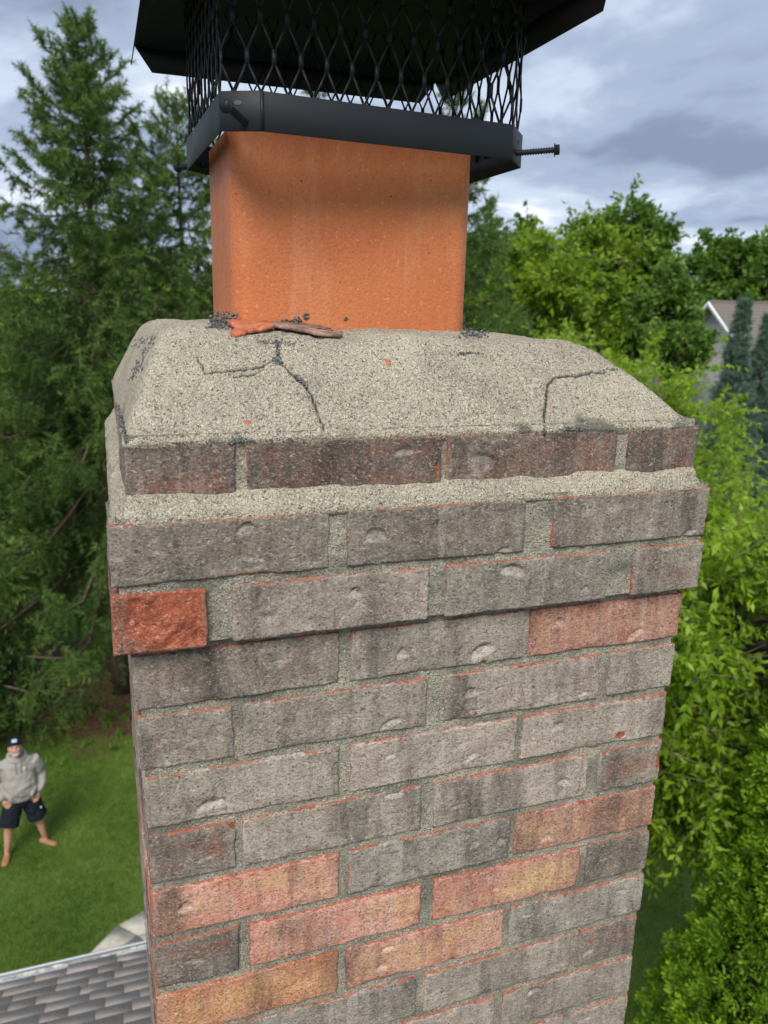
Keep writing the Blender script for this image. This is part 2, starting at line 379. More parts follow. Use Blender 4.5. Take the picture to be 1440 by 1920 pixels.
def shingle_mat():
    k = M('asphalt shingle'); c = k.coords(jitter=True); oi = k.N('ShaderNodeObjectInfo').outputs['Random']
    base = k.mix(k.math('ADD', k.math('MULTIPLY', oi, .8), k.attr('tint'), clamp=True), (.42, .345, .295), (.56, .475, .41))
    base = k.mix(k.ramp(k.noise(c, 150, 4, .75), [(.36, .6), (.52, 0.0)]), base, (.16, .13, .115))
    base = k.mix(k.ramp(k.noise(c, 130, 3, .7), [(.56, 0.0), (.7, .6)]), base, (.66, .58, .52))
    base = k.mix(k.ramp(k.noise(c, 8, 4), [(.5, 0.0), (.75, .4)]), base, (.33, .30, .29))
    k.col(base).rough(.95); k.nrm(k.bump(k.noise(c, 300, 3), .6, .002)); return k.m
MAT_SH = shingle_mat()
rs = random.Random(11); EXP, TH = .170, .010
ca, sa = 1 / math.hypot(1, SL), SL / math.hypot(1, SL)
def sh_box(x0, x1, s0, s1, lift):          # shingle lying on the slope, s measured up from the eave
    v = []
    for h in (0.0, 1.0):
        for s, base in ((s0, .011), (s1, .001)):
            for x in (x0, x1):
                hh = base + h * TH + lift * (s == s0)
                v.append((x, EAVE_Y - s * ca + hh * sa, rz(EAVE_Y) + s * sa + hh * ca))
    return v
SHF = [[0, 2, 3, 1], [4, 5, 7, 6], [0, 1, 5, 4], [2, 6, 7, 3], [0, 4, 6, 2], [1, 3, 7, 5]]
far = MB(); nsh = 0; tints = []
rowsn = int(math.hypot(EAVE_Y - RIDGE_Y, rz(RIDGE_Y) - EAVE_Z) / EXP)
for i in range(rowsn):
    x = RX1 - .02 - rs.random() * .1
    while x > RX0 + .05:
        wd_ = rs.choice((.15, .19, .24, .31)); x0 = max(x - wd_, RX0 + .01); s0 = i * EXP - (.03 if i == 0 else 0)
        near = i < 17 and x > -1.7
        bxv = sh_box(x0 + .002, x - .002, s0, s0 + EXP * 1.6, rs.choice((0, 0, .005)))
        inside = (x0 < .62 and x > -.02 and EAVE_Y - (s0 + .2) * ca < .62 and EAVE_Y - s0 * ca > -.02)
        if not inside:
            if near and nsh < 240:
                cpt = np.mean(bxv, axis=0)
                mesh_obj('shingle', np.array(bxv) - cpt, SHF, MAT_SH, roof, Vector(cpt - HO), attrs={'tint': [0.0] * 8}); nsh += 1
            else:
                far.add([tuple(np.array(p) - HO) for p in bxv], SHF); tints += [rs.random() * .8] * 8
        x = x0
tag(mesh_obj('shingle_field', far.v, far.f, MAT_SH, roof, attrs={'tint': tints}), kind='stuff')
# gutter: U channel with rolled front lip, debris inside, drip edge
alu = plain('white painted aluminium', (.86, .87, .88), .45, .4, .04, 5)
gt = MB(); gw = .125; y0 = EAVE_Y + .002; zt = EAVE_Z - .02
prof = [(y0, zt), (y0, zt - .10), (y0 + gw * .7, zt - .10), (y0 + gw, zt - .045), (y0 + gw, zt + .004), (y0 + gw - .014, zt + .004), (y0 + gw - .014, zt - .003), (y0 + gw - .004, zt - .006), (y0 + gw - .006, zt - .044), (y0 + gw * .68, zt - .093), (y0 + .004, zt - .093), (y0 + .004, zt)]
n = len(prof); v = [(x, y, z) for x in (RX0, RX1) for y, z in prof]
gt.add(v, [[i, n + i, n + (i + 1) % n, (i + 1) % n] for i in range(n)] + [list(range(n)), list(range(n, 2 * n))[::-1]])
gt.v = [tuple(np.array(p) - HO) for p in gt.v]; gut = gt.build('gutter', alu, house)
de = MB(); de.box(RX0, RX1, EAVE_Y - .012, EAVE_Y + .014, EAVE_Z + .016, EAVE_Z + .0185)
xx = RX0
while xx < RX1:                              # uneven drip edge pieces
    de.box(xx, min(xx + 1.1, RX1), EAVE_Y + .0142, EAVE_Y + .0165 + rs.random() * .004, EAVE_Z - .03, EAVE_Z + .018); xx += 1.103
de.v = [tuple(np.array(p) - HO) for p in de.v]; de.build('drip_edge', alu, house)
gx = np.linspace(RX0, RX1, 500); gy = np.linspace(y0 + .006, y0 + gw - .016, 8); GX, GY = np.meshgrid(gx, gy)
GZ = zt - .020 + .012 * fbm(np.stack([GX * 14, GY * 40, 0 * GX], -1), 7)
def grid_faces(ny, nx):
    i = np.arange(ny - 1)[:, None] * nx + np.arange(nx - 1)[None]; return np.stack([i, i + 1, i + nx + 1, i + nx], -1).reshape(-1, 4)
mesh_obj('leaf_litter', np.stack([GX, GY, GZ], -1).reshape(-1, 3) - HO, grid_faces(8, 500), plain('gutter grit and litter', (.46, .45, .42), .95, .1, .6, 22, (90, .8, .01)), gut)

# ------------------------------------------------------------------ chimney
DEP = .588; CH, BH = .0633, .0542          # depth, course height, brick height
chim = tag(empty('chimney', (.3, DEP / 2, Z0 - 2.0)), 'weathered brick chimney with grey mortar crown and orange clay flue', 'chimney')
CO = np.array([.3, DEP / 2, Z0 - 2.0])      # chimney-local numbers below are relative to (0,0,Z0)
def chl(x, y, z): return Vector((x - CO[0], y - CO[1], z + Z0 - CO[2]))

GREY = [((.28, .236, .195), (.50, .435, .37)), ((.31, .256, .208), (.53, .455, .385)), ((.25, .214, .182), (.46, .405, .35)), ((.34, .27, .225), (.57, .48, .41)), ((.27, .235, .20), (.52, .465, .405))]
TON = {'g': None, 'd': ((.13, .092, .074), (.30, .235, .195)), 'r': ((.50, .20, .14), (.57, .33, .255)), 'p': ((.60, .225, .155), (.66, .385, .30)),
       'o': ((.62, .225, .095), (.68, .36, .24)), 's': ((.40, .12, .065), (.34, .17, .125)), 'k': ((.20, .165, .135), (.40, .34, .285)), 'l': ((.45, .17, .12), (.50, .30, .24))}
CCOL = {'g': (.40, .30, .26), 'd': (.30, .12, .075), 'r': (.62, .36, .22), 'p': (.76, .49, .24), 'o': (.76, .40, .17), 's': (.36, .09, .045), 'k': (.33, .15, .10), 'l': (.36, .30, .27)}
def brick_mesh(wd_, dp, dents=(), chips=(), seed=0, res=.0017, spall=0):
    rng = np.random.default_rng(seed)
    nx, nz = max(4, int(wd_ / res)), max(4, int(BH / res))
    def spaced(L, n):                      # denser towards the edges
        t = np.linspace(-1, 1, n); return L / 2 * np.sign(t) * (1 - (1 - abs(t)) ** 1.25)
    X, Z = np.meshgrid(spaced(wd_, nx), spaced(BH, nz)); P = np.stack([X * 1, 0 * X, Z], -1)
    ex = wd_ / 2 - abs(X); ez = BH / 2 - abs(Z); e = np.minimum(ex, ez)
    y = .0009 * fbm(np.stack([X * 40, 0 * X + seed * 3.1, Z * 60], -1), seed, 3) + .0006 * vnoise(np.stack([X * 22, 0 * X + seed, Z * 6], -1), seed + 5)
    rnd = .0014; y = y + rnd * np.clip(1 - e / rnd, 0, 1) ** 2            # eased edge
    edge = np.clip(1 - e / .0045, 0, 1) + .30 * np.clip(1 - (BH / 2 - Z) / .005, 0, 1) - .15
    ch = np.clip(fbm(np.stack([X * 30, 0 * X + seed * 7, Z * 30], -1), seed + 9, 2) - .25, 0, 1) * np.clip(1 - e / .006, 0, 1)
    y = y + .0030 * ch; edge = edge + ch * 1.2
    dn = np.zeros_like(X); spl = np.zeros_like(X)
    for cx_, cz_, rx, rz_, ang, dpt in dents:
        dx, dz = X - cx_, Z - cz_; ca_, sa_ = cos(ang), sin(ang)
        a_, b_ = (dx * ca_ + dz * sa_) / rx, (-dx * sa_ + dz * ca_) / rz_
        rr = a_ * a_ + b_ * b_ + .18 * vnoise(np.stack([X * 110, 0 * X, Z * 110], -1), seed + 3); m = np.clip((1 - rr) / .06, 0, 1); ramp = np.clip(b_ + .12, 0, 1) / 1.12
        y = y + m * dpt * ramp; dn = np.maximum(dn, m * np.clip((b_ + .35) / .3, 0, 1) * (1 - .8 * ramp))
        y = y - .0009 * np.exp(-((b_ + .15) / .22) ** 2) * np.clip(1.1 - abs(a_), 0, 1)
    for cx_, cz_, rx, rz_ in chips:
        rr = ((X - cx_) / rx) ** 2 + ((Z - cz_) / rz_) ** 2 + .5 * vnoise(np.stack([X * 150, 0 * X, Z * 150], -1), seed + 4)
        m = np.clip((1 - rr) / .3, 0, 1); y = y + m * .0022; spl = np.maximum(spl, m)
    if spall:                              # face broken off, rough body showing
        nz3 = fbm(np.stack([X * 70, 0 * X, Z * 70], -1), 3)
        q = np.clip((X + wd_ * .36 + .003 * nz3 - 1.0 * np.clip(-(Z + .006), 0, 1)) / .003, 0, 1) * np.clip((wd_ / 2 - .004 - X + .002 * nz3) / .003, 0, 1) * np.clip((Z + BH / 2 - .002 + .002 * nz3) / .002, 0, 1)
        y = y + q * (.0026 + .0040 * np.clip(fbm(np.stack([X * 55, 0 * X + 2, Z * 55], -1), 21, 4), -.8, .7)) - .0040; spl = np.maximum(spl, q * 1.25)
    jx = .0009 * vnoise(np.stack([0 * X, Z * 70, X * 3 + seed], -1), seed + 1); jz = .0007 * vnoise(np.stack([X * 45, 0 * X, np.sign(Z) + seed], -1), seed + 2)
    hf = .0007 * vnoise(np.stack([X * 260, 0 * X + seed, Z * 260], -1), seed + 7); jx = jx + hf; jz = jz * .7 + hf
    P[..., 0] += jx * (np.clip(1 - ex / .01, 0, 1)); P[..., 2] += jz * np.clip(1 - ez / .01, 0, 1); P[..., 1] = y
    v = P.reshape(-1, 3); f = grid_faces(nz, nx)
    ring = np.concatenate([np.arange(nx), np.arange(1, nz) * nx + nx - 1, (nz - 1) * nx + np.arange(nx - 2, -1, -1), np.arange(nz - 2, 0, -1) * nx])
    at = [edge.ravel(), dn.ravel(), spl.ravel()]; ctr = np.clip((e - .003) / .012, 0, 1).ravel()
    prev = ring; faces = [f]; b = len(v); n = len(ring)
    for s in range(1, 4):
        q = v[ring].copy(); q[:, 1] = dp * s / 3 if s == 3 else max(.004, dp * s / 3)
        v2 = q + np.stack([.0008 * rng.normal(size=n), 0 * q[:, 1], .0006 * rng.normal(size=n)], 1) * (1 if res < .005 else 0)
        v = np.concatenate([v, v2]); cur = np.arange(b, b + n); b += n
        faces.append(np.stack([prev, cur, np.roll(cur, -1), np.roll(prev, -1)], 1)); prev = cur
        at = [np.concatenate([at[0], np.full(n, .2)]), np.concatenate([at[1], np.zeros(n)]), np.concatenate([at[2], np.zeros(n)])]
    faces.append(prev.reshape(1, -1)); ctr = np.concatenate([ctr, np.zeros(len(v) - len(ctr))])
    return v, faces, dict(edge=at[0], dent=at[1], spall=at[2], ctr=ctr)
bseed = [0]
def place_brick(x, y, z, rot, wd_, dp, tone, dents=(), chips=(), res=.0022, spall=0, patch=None):
    bseed[0] += 1; s = bseed[0]; rr = random.Random(s)
    v, f, at = brick_mesh(wd_, dp, dents, chips, s, res, spall)
    o = mesh_obj('brick', v, f, MAT_BRICK, chim, chl(x, y, z), smooth=True, attrs=at)
    o.rotation_euler = (rr.uniform(-.006, .006), rr.uniform(-.004, .004), rot + rr.uniform(-.006, .006))
    a, b = TON[tone] or GREY[rr.randrange(5)]; kf = rr.uniform(.82, 1.14)
    o['tone_a'] = [c * kf for c in a]; o['tone_b'] = [c * kf for c in b]; o['tone_c'] = list(CCOL[tone])
    o['tone_edge'] = [.47, .15, .08]; o['patch'] = float(patch if patch is not None else rr.choice((0, .25, .5)) if tone == 'g' else .8)
    return o
# front face, read off the photograph: top-of-course height, standoff, bricks (x0, x1, tone, dents px, chips px, patch)
ROWS = [
 (.191, -.003, [(.0029, .0948, 'd', [], [], .8), (.1066, .2939, 'd', [(757, 846, 15, 6, .15)], [(820, 880, 4, 14)], .7), (.3018, .4951, 'd', [(905, 868, 15, 20, -1.2), (870, 888, 14, 5, 3.1)], [], .8), (.5118, .5986, 'd', [], [], .7)]),
 (.126, .0124, [(-.0138, .1769, 'k', [(465, 1062, 24, 7, 3.05), (462, 992, 11, 9, 0)], [], .1), (.1975, .3836, 'k', [(705, 1005, 16, 10, 0), (710, 1050, 12, 6, 3.1), (945, 1033, 13, 5, .2)], [], .1), (.4176, .6107, 'k', [(1290, 1002, 15, 6, .5)], [], .1)]),
 (.0633, .0124, [(-.0154, .0629, 's', [], [], .3), (.0883, .2794, 'g', [(665, 1112, 8, 7, 0), (500, 1155, 16, 8, 3.1)], [], .2), (.3001, .4889, 'g', [(965, 1070, 22, 9, -.25), (1100, 1105, 7, 7, 0)], [], .1), (.523, .6124, 'k', [], [], .5)]),
 (0, 0, [(-.001, .1914, 'k', [(515, 1235, 24, 14, 3.1)], [], .2), (.2057, .3971, 'g', [(905, 1220, 20, 11, .35), (755, 1225, 9, 9, 0)], [(908, 1241, 5, 3)], .2), (.4074, .6032, 'r', [(1050, 1168, 8, 9, -.4), (1190, 1190, 17, 7, .6)], [], .6)]),
 (0, 0, [(.0003, .0855, 'k', [], [], .1), (.0969, .2872, 'g', [(733, 1357, 17, 6, .3)], [(680, 1333, 5, 2)], .3), (.3103, .4989, 'g', [(885, 1300, 12, 8, 0), (890, 1332, 14, 5, 3.0), (1095, 1300, 12, 4, .1)], [(893, 1340, 4, 3)], .4), (.5138, .6017, 'g', [], [], .5)]),
 (0, 0, [(.0037, .1925, 'g', [(400, 1508, 22, 9, .1)], [], .2), (.2075, .3981, 'g', [(732, 1417, 7, 5, 0), (885, 1420, 11, 5, .4), (680, 1417, 9, 3, 3.1)], [], .3), (.4081, .599, 'g', [(1047, 1362, 11, 8, 0)], [(1163, 1378, 10, 7)], .5)]),
 (0, 0, [(.004, .085, 'k', [], [(436, 1550, 5, 7)], .9), (.0947, .286, 'g', [(740, 1490, 15, 8, 0), (742, 1526, 15, 4, 3.1)], [(586, 1514, 8, 4)], .1), (.3042, .4965, 'g', [(1058, 1467, 12, 7, -.2), (860, 1511, 13, 3, .1)], [], .2), (.5133, .6007, 'k', [], [(1138, 1410, 8, 6), (1236, 1425, 4, 22)], .8)]),
 (0, 0, [(.0029, .1937, 'p', [(348, 1702, 11, 8, 0)], [], .8), (.2062, .3992, 'g', [(735, 1600, 17, 6, 3.0), (890, 1582, 8, 6, 0), (940, 1577, 7, 7, 0)], [], .2), (.4075, .5989, 'r', [(1027, 1572, 9, 7, 0)], [], .9)]),
 (0, 0, [(.003, .0858, 'k', [], [], .9), (.0987, .2908, 'p', [], [], 1.0), (.3084, .4975, 'p', [(930, 1668, 8, 4, 0)], [], 1.0), (.5103, .5984, 'k', [], [], .4)]),
 (0, 0, [(.0026, .1936, 'o', [], [], .9), (.2048, .3989, 'p', [(728, 1779, 12, 6, 0), (715, 1815, 9, 6, .1)], [], .7), (.4097, .5985, 'g', [(1165, 1672, 13, 5, -.3), (985, 1718, 11, 3, .1)], [], .3)]),
 (0, 0, [(.0007, .0875, 'k', [], [], .5), (.0974, .2889, 'g', [], [], .4), (.3024, .4977, 'g', [], [], .3), (.5109, .595, 'k', [], [], .9)]),
 (0, 0, [(-.0006, .1903, 'g', [], [], .3), (.1999, .3952, 'g', [], [], .4), (.4084, .5962, 'g', [(1000, 1860, 13, 6, .2)], [], .3)]),
 (0, 0, [(.001, .088, 'k', [], [], .5), (.098, .289, 'g', [], [], .4), (.303, .498, 'g', [], [], .3), (.511, .597, 'g', [], [], .5)]),
 (0, 0, [(0, .191, 'r', [], [], .5), (.2, .395, 'g', [], [], .4), (.408, .598, 'g', [], [], .3)]),
]
rb = random.Random(8)
for i, (zt_, off, bl_) in enumerate(ROWS):
    z_top = zt_ if i < 3 else -(i - 3) * CH
    zc = z_top - BH / 2
    header = len(bl_) == 4
    for j, (x0, x1, tone, dents, chips, patch) in enumerate(bl_):
        wd_ = x1 - x0 + .0020; xc = (x0 + x1) / 2
        def loc(u, v):
            p = on_y(u, v, -off); return float(p[0] - xc), float(p[2] - Z0 - zc)
        dd = []
        for u, v, a_, b_, ang in dents:
            lx, lz = loc(u, v); s_ = .00062; dd.append((lx + b_ * s_ * .7 * sin(ang), lz - b_ * s_ * .7 * cos(ang), a_ * s_ * 1.15, b_ * s_ * 1.75, ang, min(.0050, .0020 + .00022 * b_)))
        cc_ = [(*loc(u, v), a_ * .00062, b_ * .00065) for u, v, a_, b_ in chips]
        if tone in 'gk' and i > 3 and not dents and rb.random() < .7:
            dd.append((rb.uniform(-.3, .3) * wd_, rb.uniform(-.012, .008), rb.uniform(.006, .011), rb.uniform(.003, .005), rb.uniform(-.4, .4), .0018))
        dp = .194 if (header and j in (0, 3)) else .092
        place_brick(xc, -off + (.0 if i > 2 else .0), zc, 0, wd_, dp, tone, dd, cc_, .0017, 1 if tone == 's' else 0, patch)
    # left, right and back faces (front corner bricks already show their ends there)
    o = off; L0, L1 = -o, DEP + o
    seg = [(L0 + .2033 + .012, .50 * (L0 + L1) + .105)] if header else [(L0 + .1016, L0 + .292), (L0 + .302, L1 - .1016)]
    for y0_, y1_ in seg:
        for side in (0, 1):
            place_brick(-o if side == 0 else .6003 + o, (y0_ + y1_) / 2, zc, -pi / 2 if side == 0 else pi / 2, y1_ - y0_, .092, 'l' if rb.random() < .6 else 'g', [], [], .006)
    W0, W1 = -o, .6003 + o
    bs = [(W0, W0 + .092, .18), (W0 + .102, W0 + .295, .092), (W1 - .295, W1 - .102, .092), (W1 - .092, W1, .18)] if header else [(W0, W0 + .192, .092), (W0 + .205, W1 - .205, .092), (W1 - .192, W1, .092)]
    for x0, x1, dp in bs:
        place_brick((x0 + x1) / 2, DEP + o, zc, pi, x1 - x0, dp, 'l' if rb.random() < .5 else 'g', [], [], .006)
# lower courses out of view, joined
lv, lf, la = [], [], []; nb = 0
for i in range(len(ROWS), 36):
    zc = -(i - 3) * CH - BH / 2; hd = i % 2 == 0
    xs = [(0, .088), (.098, .29), (.303, .498), (.511, .6)] if hd else [(0, .192), (.203, .396), (.408, .6)]
    for face in range(4):
        for x0, x1 in xs:
            if face in (1, 3) and (x0 < .05 or x1 > .56): x0, x1 = (x0 + .1, x1) if x0 < .05 else (x0, x1 - .1)
            if x1 - x0 < .03: continue
            w2, h2 = (x1 - x0) / 2, BH / 2; xc = (x0 + x1) / 2
            for a_, b_, c_ in ((-w2, -h2, 0), (w2, -h2, 0), (w2, h2, 0), (-w2, h2, 0), (-w2, -h2, .09), (w2, -h2, .09), (w2, h2, .09), (-w2, h2, .09)):
                lx = xc + a_; k_ = DEP / .6
                p = {0: (lx, c_), 1: (c_, lx * k_), 2: (lx, DEP - c_), 3: (.6003 - c_, lx * k_)}[face]
                lv.append(chl(p[0], p[1], zc + b_))
            for q in ([0, 1, 2, 3], [5, 4, 7, 6], [0, 4, 5, 1], [3, 2, 6, 7], [0, 3, 7, 4], [1, 5, 6, 2]): lf.append([t_ + nb for t_ in q])
            nb += 8
lo = mesh_obj('lower_brickwork', [tuple(p) for p in lv], lf, MAT_BRICK, chim); tag(lo, kind='stuff')
lo['tone_a'] = list(GREY[0][0]); lo['tone_b'] = list(GREY[1][1]); lo['tone_c'] = [.45, .2, .14]; lo['tone_edge'] = [.56, .165, .075]; lo['patch'] = .7

# mortar: a solid core whose faces sit a few millimetres behind the bricks
def core(name, x0, x1, y0_, y1_, z0, z1, res, seed, amp=.0006):
    vs, fs, b = [], [], 0
    def sheet(P, nrm):
        nonlocal b
        ny, nx = P.shape[:2]
        P = P + nrm * (amp * fbm(P * 130, seed, 3) + amp * 1.1 * vnoise(P * 32, seed + 4))[..., None]
        vs.append(P.reshape(-1, 3)); fs.append(grid_faces(ny, nx) + b); b += ny * nx
    nx, ny, nz = [max(2, int(d / res)) for d in (x1 - x0, y1_ - y0_, z1 - z0)]
    X, Z = np.meshgrid(np.linspace(x0, x1, nx), np.linspace(z0, z1, nz))
    sheet(np.stack([X, 0 * X + y0_, Z], -1), np.array([0, -1., 0])); sheet(np.stack([X[:, ::-1], 0 * X + y1_, Z], -1), np.array([0, 1., 0]))
    Y, Z = np.meshgrid(np.linspace(y1_, y0_, ny), np.linspace(z0, z1, nz))
    sheet(np.stack([0 * Y + x0, Y, Z], -1), np.array([-1., 0, 0])); sheet(np.stack([0 * Y + x1, Y[:, ::-1], Z], -1), np.array([1., 0, 0]))
    v = np.concatenate(vs); v = v - CO + np.array([0, 0, Z0])
    return mesh_obj(name, v, fs, MAT_JOINT, chim, smooth=True)
core('mortar', .0033, .5970, .0033, DEP - .0033, -.72, .012, .0032, 31)
core('mortar', .006, .594, .006, DEP - .006, -2.15, -.7195, .04, 32)
core('mortar', -.0090, .6093, -.0090, DEP + .0090, .0112, .131, .0032, 33)
core('mortar', .0062, .5941, .0062, DEP - .0062, .128, .200, .0032, 34)
# underside closing of the corbel, between the bricks
u_ = MB(); u_.box(-.0075, .6078, -.0075, DEP + .0075, .0122, .0150); u_.v = [tuple(np.array(p) - CO + [0, 0, Z0]) for p in u_.v]; u_.build('mortar', MAT_JOINT, chim)

# mortar wash sloping from the top course down onto the corbel
def wash():
    n = 1500; o_in, o_out = -.004, .0135
    def loop(o, m):
        pts = [(-o, -o), (.6003 + o, -o), (.6003 + o, DEP + o), (-o, DEP + o)]; out = []
        per = [.6 + 2 * o, DEP + 2 * o] * 2; tot = sum(per)
        for i in range(m):
            s = tot * i / m; k = 0
            while s > per[k]: s -= per[k]; k += 1
            a, b = np.array(pts[k]), np.array(pts[(k + 1) % 4]); out.append(a + (b - a) * s / per[k])
        return np.array(out)
    # profile: from the brick face outwards and down, ending just inside the corbel's arris
    prof = [(-.010, .1500), (-.0028, .1475), (-.0005, .1445), (.0030, .1405), (.0070, .1360), (.0100, .1318), (.0112, .1272), (.0108, .1240), (.0040, .1220)]
    V = []
    for k, (o, z) in enumerate(prof):
        L = loop(o, n); q = np.stack([L[:, 0], L[:, 1], np.full(n, z)], 1)
        wv = fbm(np.stack([loop(0, n)[:, 0] * 22, loop(0, n)[:, 1] * 22, np.full(n, 1.0)], 1), 41, 3)
        fn = fbm(q * 240, 42, 3)
        amp_z = [.0, .0030, .0028, .002, .0015, .001, .0008, .0, .0][k]; amp_o = [0, .0, .0006, .001, .0014, .0016, .0016, .001, 0][k]
        q[:, 2] += wv * amp_z + fn * .0006
        c = np.array([.3, DEP / 2]); d = q[:, :2] - c; dirn = d / np.linalg.norm(d, axis=1)[:, None]
        q[:, :2] += dirn * ((fn * .5 + wv) * amp_o)[:, None]
        # rounded, broken away front-left and front-right corners
        for cx_, cy_ in ((-o, -o), (.6003 + o, -o), (-o, DEP + o), (.6003 + o, DEP + o)):
            dd = np.hypot(q[:, 0] - cx_, q[:, 1] - cy_); pull = np.clip(1 - dd / .03, 0, 1) ** 2 * (.010 if k in (4, 5, 6) else .004 if k == 3 else 0)
            q[:, :2] += (c - q[:, :2]) / np.linalg.norm(c - q[:, :2], axis=1)[:, None] * pull[:, None]
        V.append(q)
    V = np.array(V); m = len(prof)
    i = np.arange(m - 1)[:, None] * n; j = np.arange(n)[None]; j2 = (j + 1) % n
    F = np.stack([i + j, i + n + j, i + n + j2, i + j2], -1).reshape(-1, 4)
    mesh_obj('mortar_wash', V.reshape(-1, 3) - CO + np.array([0, 0, Z0]), F, MAT_CROWN, chim, smooth=True)
wash()

# crown
KX0, KX1, KY0, KY1 = .001, .600, .002, DEP - .003
def crown_z(x, y):
    wl_, wr, wf, wb, Hh, k, tilt, pw = .0411, .1097, .0743, .1803, .0938, 9.5, .006, .913
    t = -np.log(np.exp(-k * (x - KX0) / wl_) + np.exp(-k * (KX1 - x) / wr) + np.exp(-k * (y - KY0) / wf) + np.exp(-k * (KY1 - y) / wb) + np.exp(-k)) / k
    t = np.clip(t, 0, 1) ** pw
    zz_ = .1925 + (Hh - tilt * np.clip((x - .1) / .35, 0, 1.3)) * t
    P = np.stack([x, y, 0 * x], -1)
    return zz_ + (.0032 * vnoise(P * 16, 51) + .0018 * vnoise(P * 42, 52)) * np.clip(t * 4, 0, 1)
def on_crown(u, v):
    d = ray(u, v); s = np.linspace(.55, 1.9, 4000); P = CAM + d * s[:, None]; P[:, 2] -= Z0
    ins = (P[:, 0] > KX0) & (P[:, 0] < KX1) & (P[:, 1] > KY0) & (P[:, 1] < KY1)
    zc_ = crown_z(np.clip(P[:, 0], KX0, KX1), np.clip(P[:, 1], KY0, KY1)); h = np.where(ins & (P[:, 2] <= zc_))[0]
    return P[h[0]] if len(h) else None
CRACKS = [([(1022, 812), (1020, 770), (1026, 722), (1036, 708), (1090, 700), (1140, 692)], 2.4, 1.0), ([(1036, 708), (1020, 680)], 1.2, .6),
          ([(372, 670), (384, 697), (430, 693), (470, 690), (517, 672)], 2.2, .9), ([(384, 697), (360, 745), (335, 782), (308, 828)], 1.7, .55), ([(440, 704), (470, 700), (500, 688)], 2.2, .8),
          ([(522, 676), (556, 706), (575, 725), (592, 758), (608, 812)], 2.1, .95), ([(520, 640), (524, 676)], 2.2, .8), ([(780, 662), (860, 661), (955, 664)], 1.6, .5), ([(262, 655), (248, 705)], 2.2, .9), ([(285, 632), (263, 672)], 2.2, .9),
          ([(222, 760), (232, 800), (238, 830)], 2.2, .9)]
xs = np.linspace(KX0, KX1, 330); ys = np.concatenate([KY0 + np.linspace(0, .12, 86), np.linspace(.1225, KY1 - KY0, 70) + KY0])
X, Y = np.meshgrid(xs, ys); Z = crown_z(X, Y)
P2 = np.stack([X, Y, 0 * X], -1); Z = Z + .0008 * fbm(P2 * 190, 53, 3)
crk = np.zeros_like(X)
CRK3 = []
for pl, wd_, dpth in CRACKS:
    pts = []
    for (u0, v0), (u1, v1) in zip(pl[:-1], pl[1:]):
        for s in np.linspace(0, 1, 8, endpoint=False):
            p = on_crown(u0 + (u1 - u0) * s + 2.5 * vnoise(np.array([u0 * .1 + s * 5, v0, 1.3]), 3), v0 + (v1 - v0) * s + 2.5 * vnoise(np.array([v0 * .1 + s * 5, u0, 4.3]), 5))
            if p is not None: pts.append(p[:2])
    if len(pts) < 2: continue
    pts = np.array(pts); CRK3.append((pts, wd_)); best = np.full(X.shape, 9.)
    for a, b in zip(pts[:-1], pts[1:]):
        ab = b - a; L2 = max(ab @ ab, 1e-9); t = np.clip(((X - a[0]) * ab[0] + (Y - a[1]) * ab[1]) / L2, 0, 1)
        best = np.minimum(best, np.hypot(X - a[0] - t * ab[0], Y - a[1] - t * ab[1]))
    m = np.clip(1 - best / (wd_ * .00085), 0, 1); Z = Z - m * .005 * dpth; crk = np.maximum(crk, m * dpth * 1.15)
vt = np.stack([X, Y, Z], -1).reshape(-1, 3); ny, nx = X.shape; F = [grid_faces(ny, nx)]
ring = np.concatenate([np.arange(nx), np.arange(1, ny) * nx + nx - 1, (ny - 1) * nx + np.arange(nx - 2, -1, -1), np.arange(ny - 2, 0, -1) * nx])
lip = vt[ring].copy(); lip[:, 2] = .186; lip[:, 0] = .3 + (lip[:, 0] - .3) * .985; lip[:, 1] = DEP / 2 + (lip[:, 1] - DEP / 2) * .985
wob = .0016 * fbm(vt[ring] * 60, 61, 3); vt[ring, 1] -= np.where(vt[ring, 1] < .01, wob, 0); vt[ring, 0] += np.where(vt[ring, 0] > .59, wob, 0)
b = len(vt); cur = np.arange(b, b + len(ring)); F.append(np.stack([ring, cur, np.roll(cur, -1), np.roll(ring, -1)], 1))
vt = np.concatenate([vt, lip]); at = np.concatenate([crk.ravel(), np.full(len(ring), .55)])
de_ = np.minimum(np.minimum(X - KX0, KX1 - X), Y - KY0); soil = np.clip(1 - de_ / .016, 0, 1) * np.clip(.35 + .9 * fbm(P2 * 26, 66, 3), 0, 1) + .9 * np.clip(vnoise(P2 * 19, 67) * .7 + .5 * fbm(P2 * 60, 68, 2) - .42, 0, 1)
soil = np.concatenate([soil.ravel(), np.zeros(len(ring))])
crown = mesh_obj('crown', vt - CO + np.array([0, 0, Z0]), F, MAT_CROWN, chim, smooth=True, attrs={'crack': at, 'soil': soil})

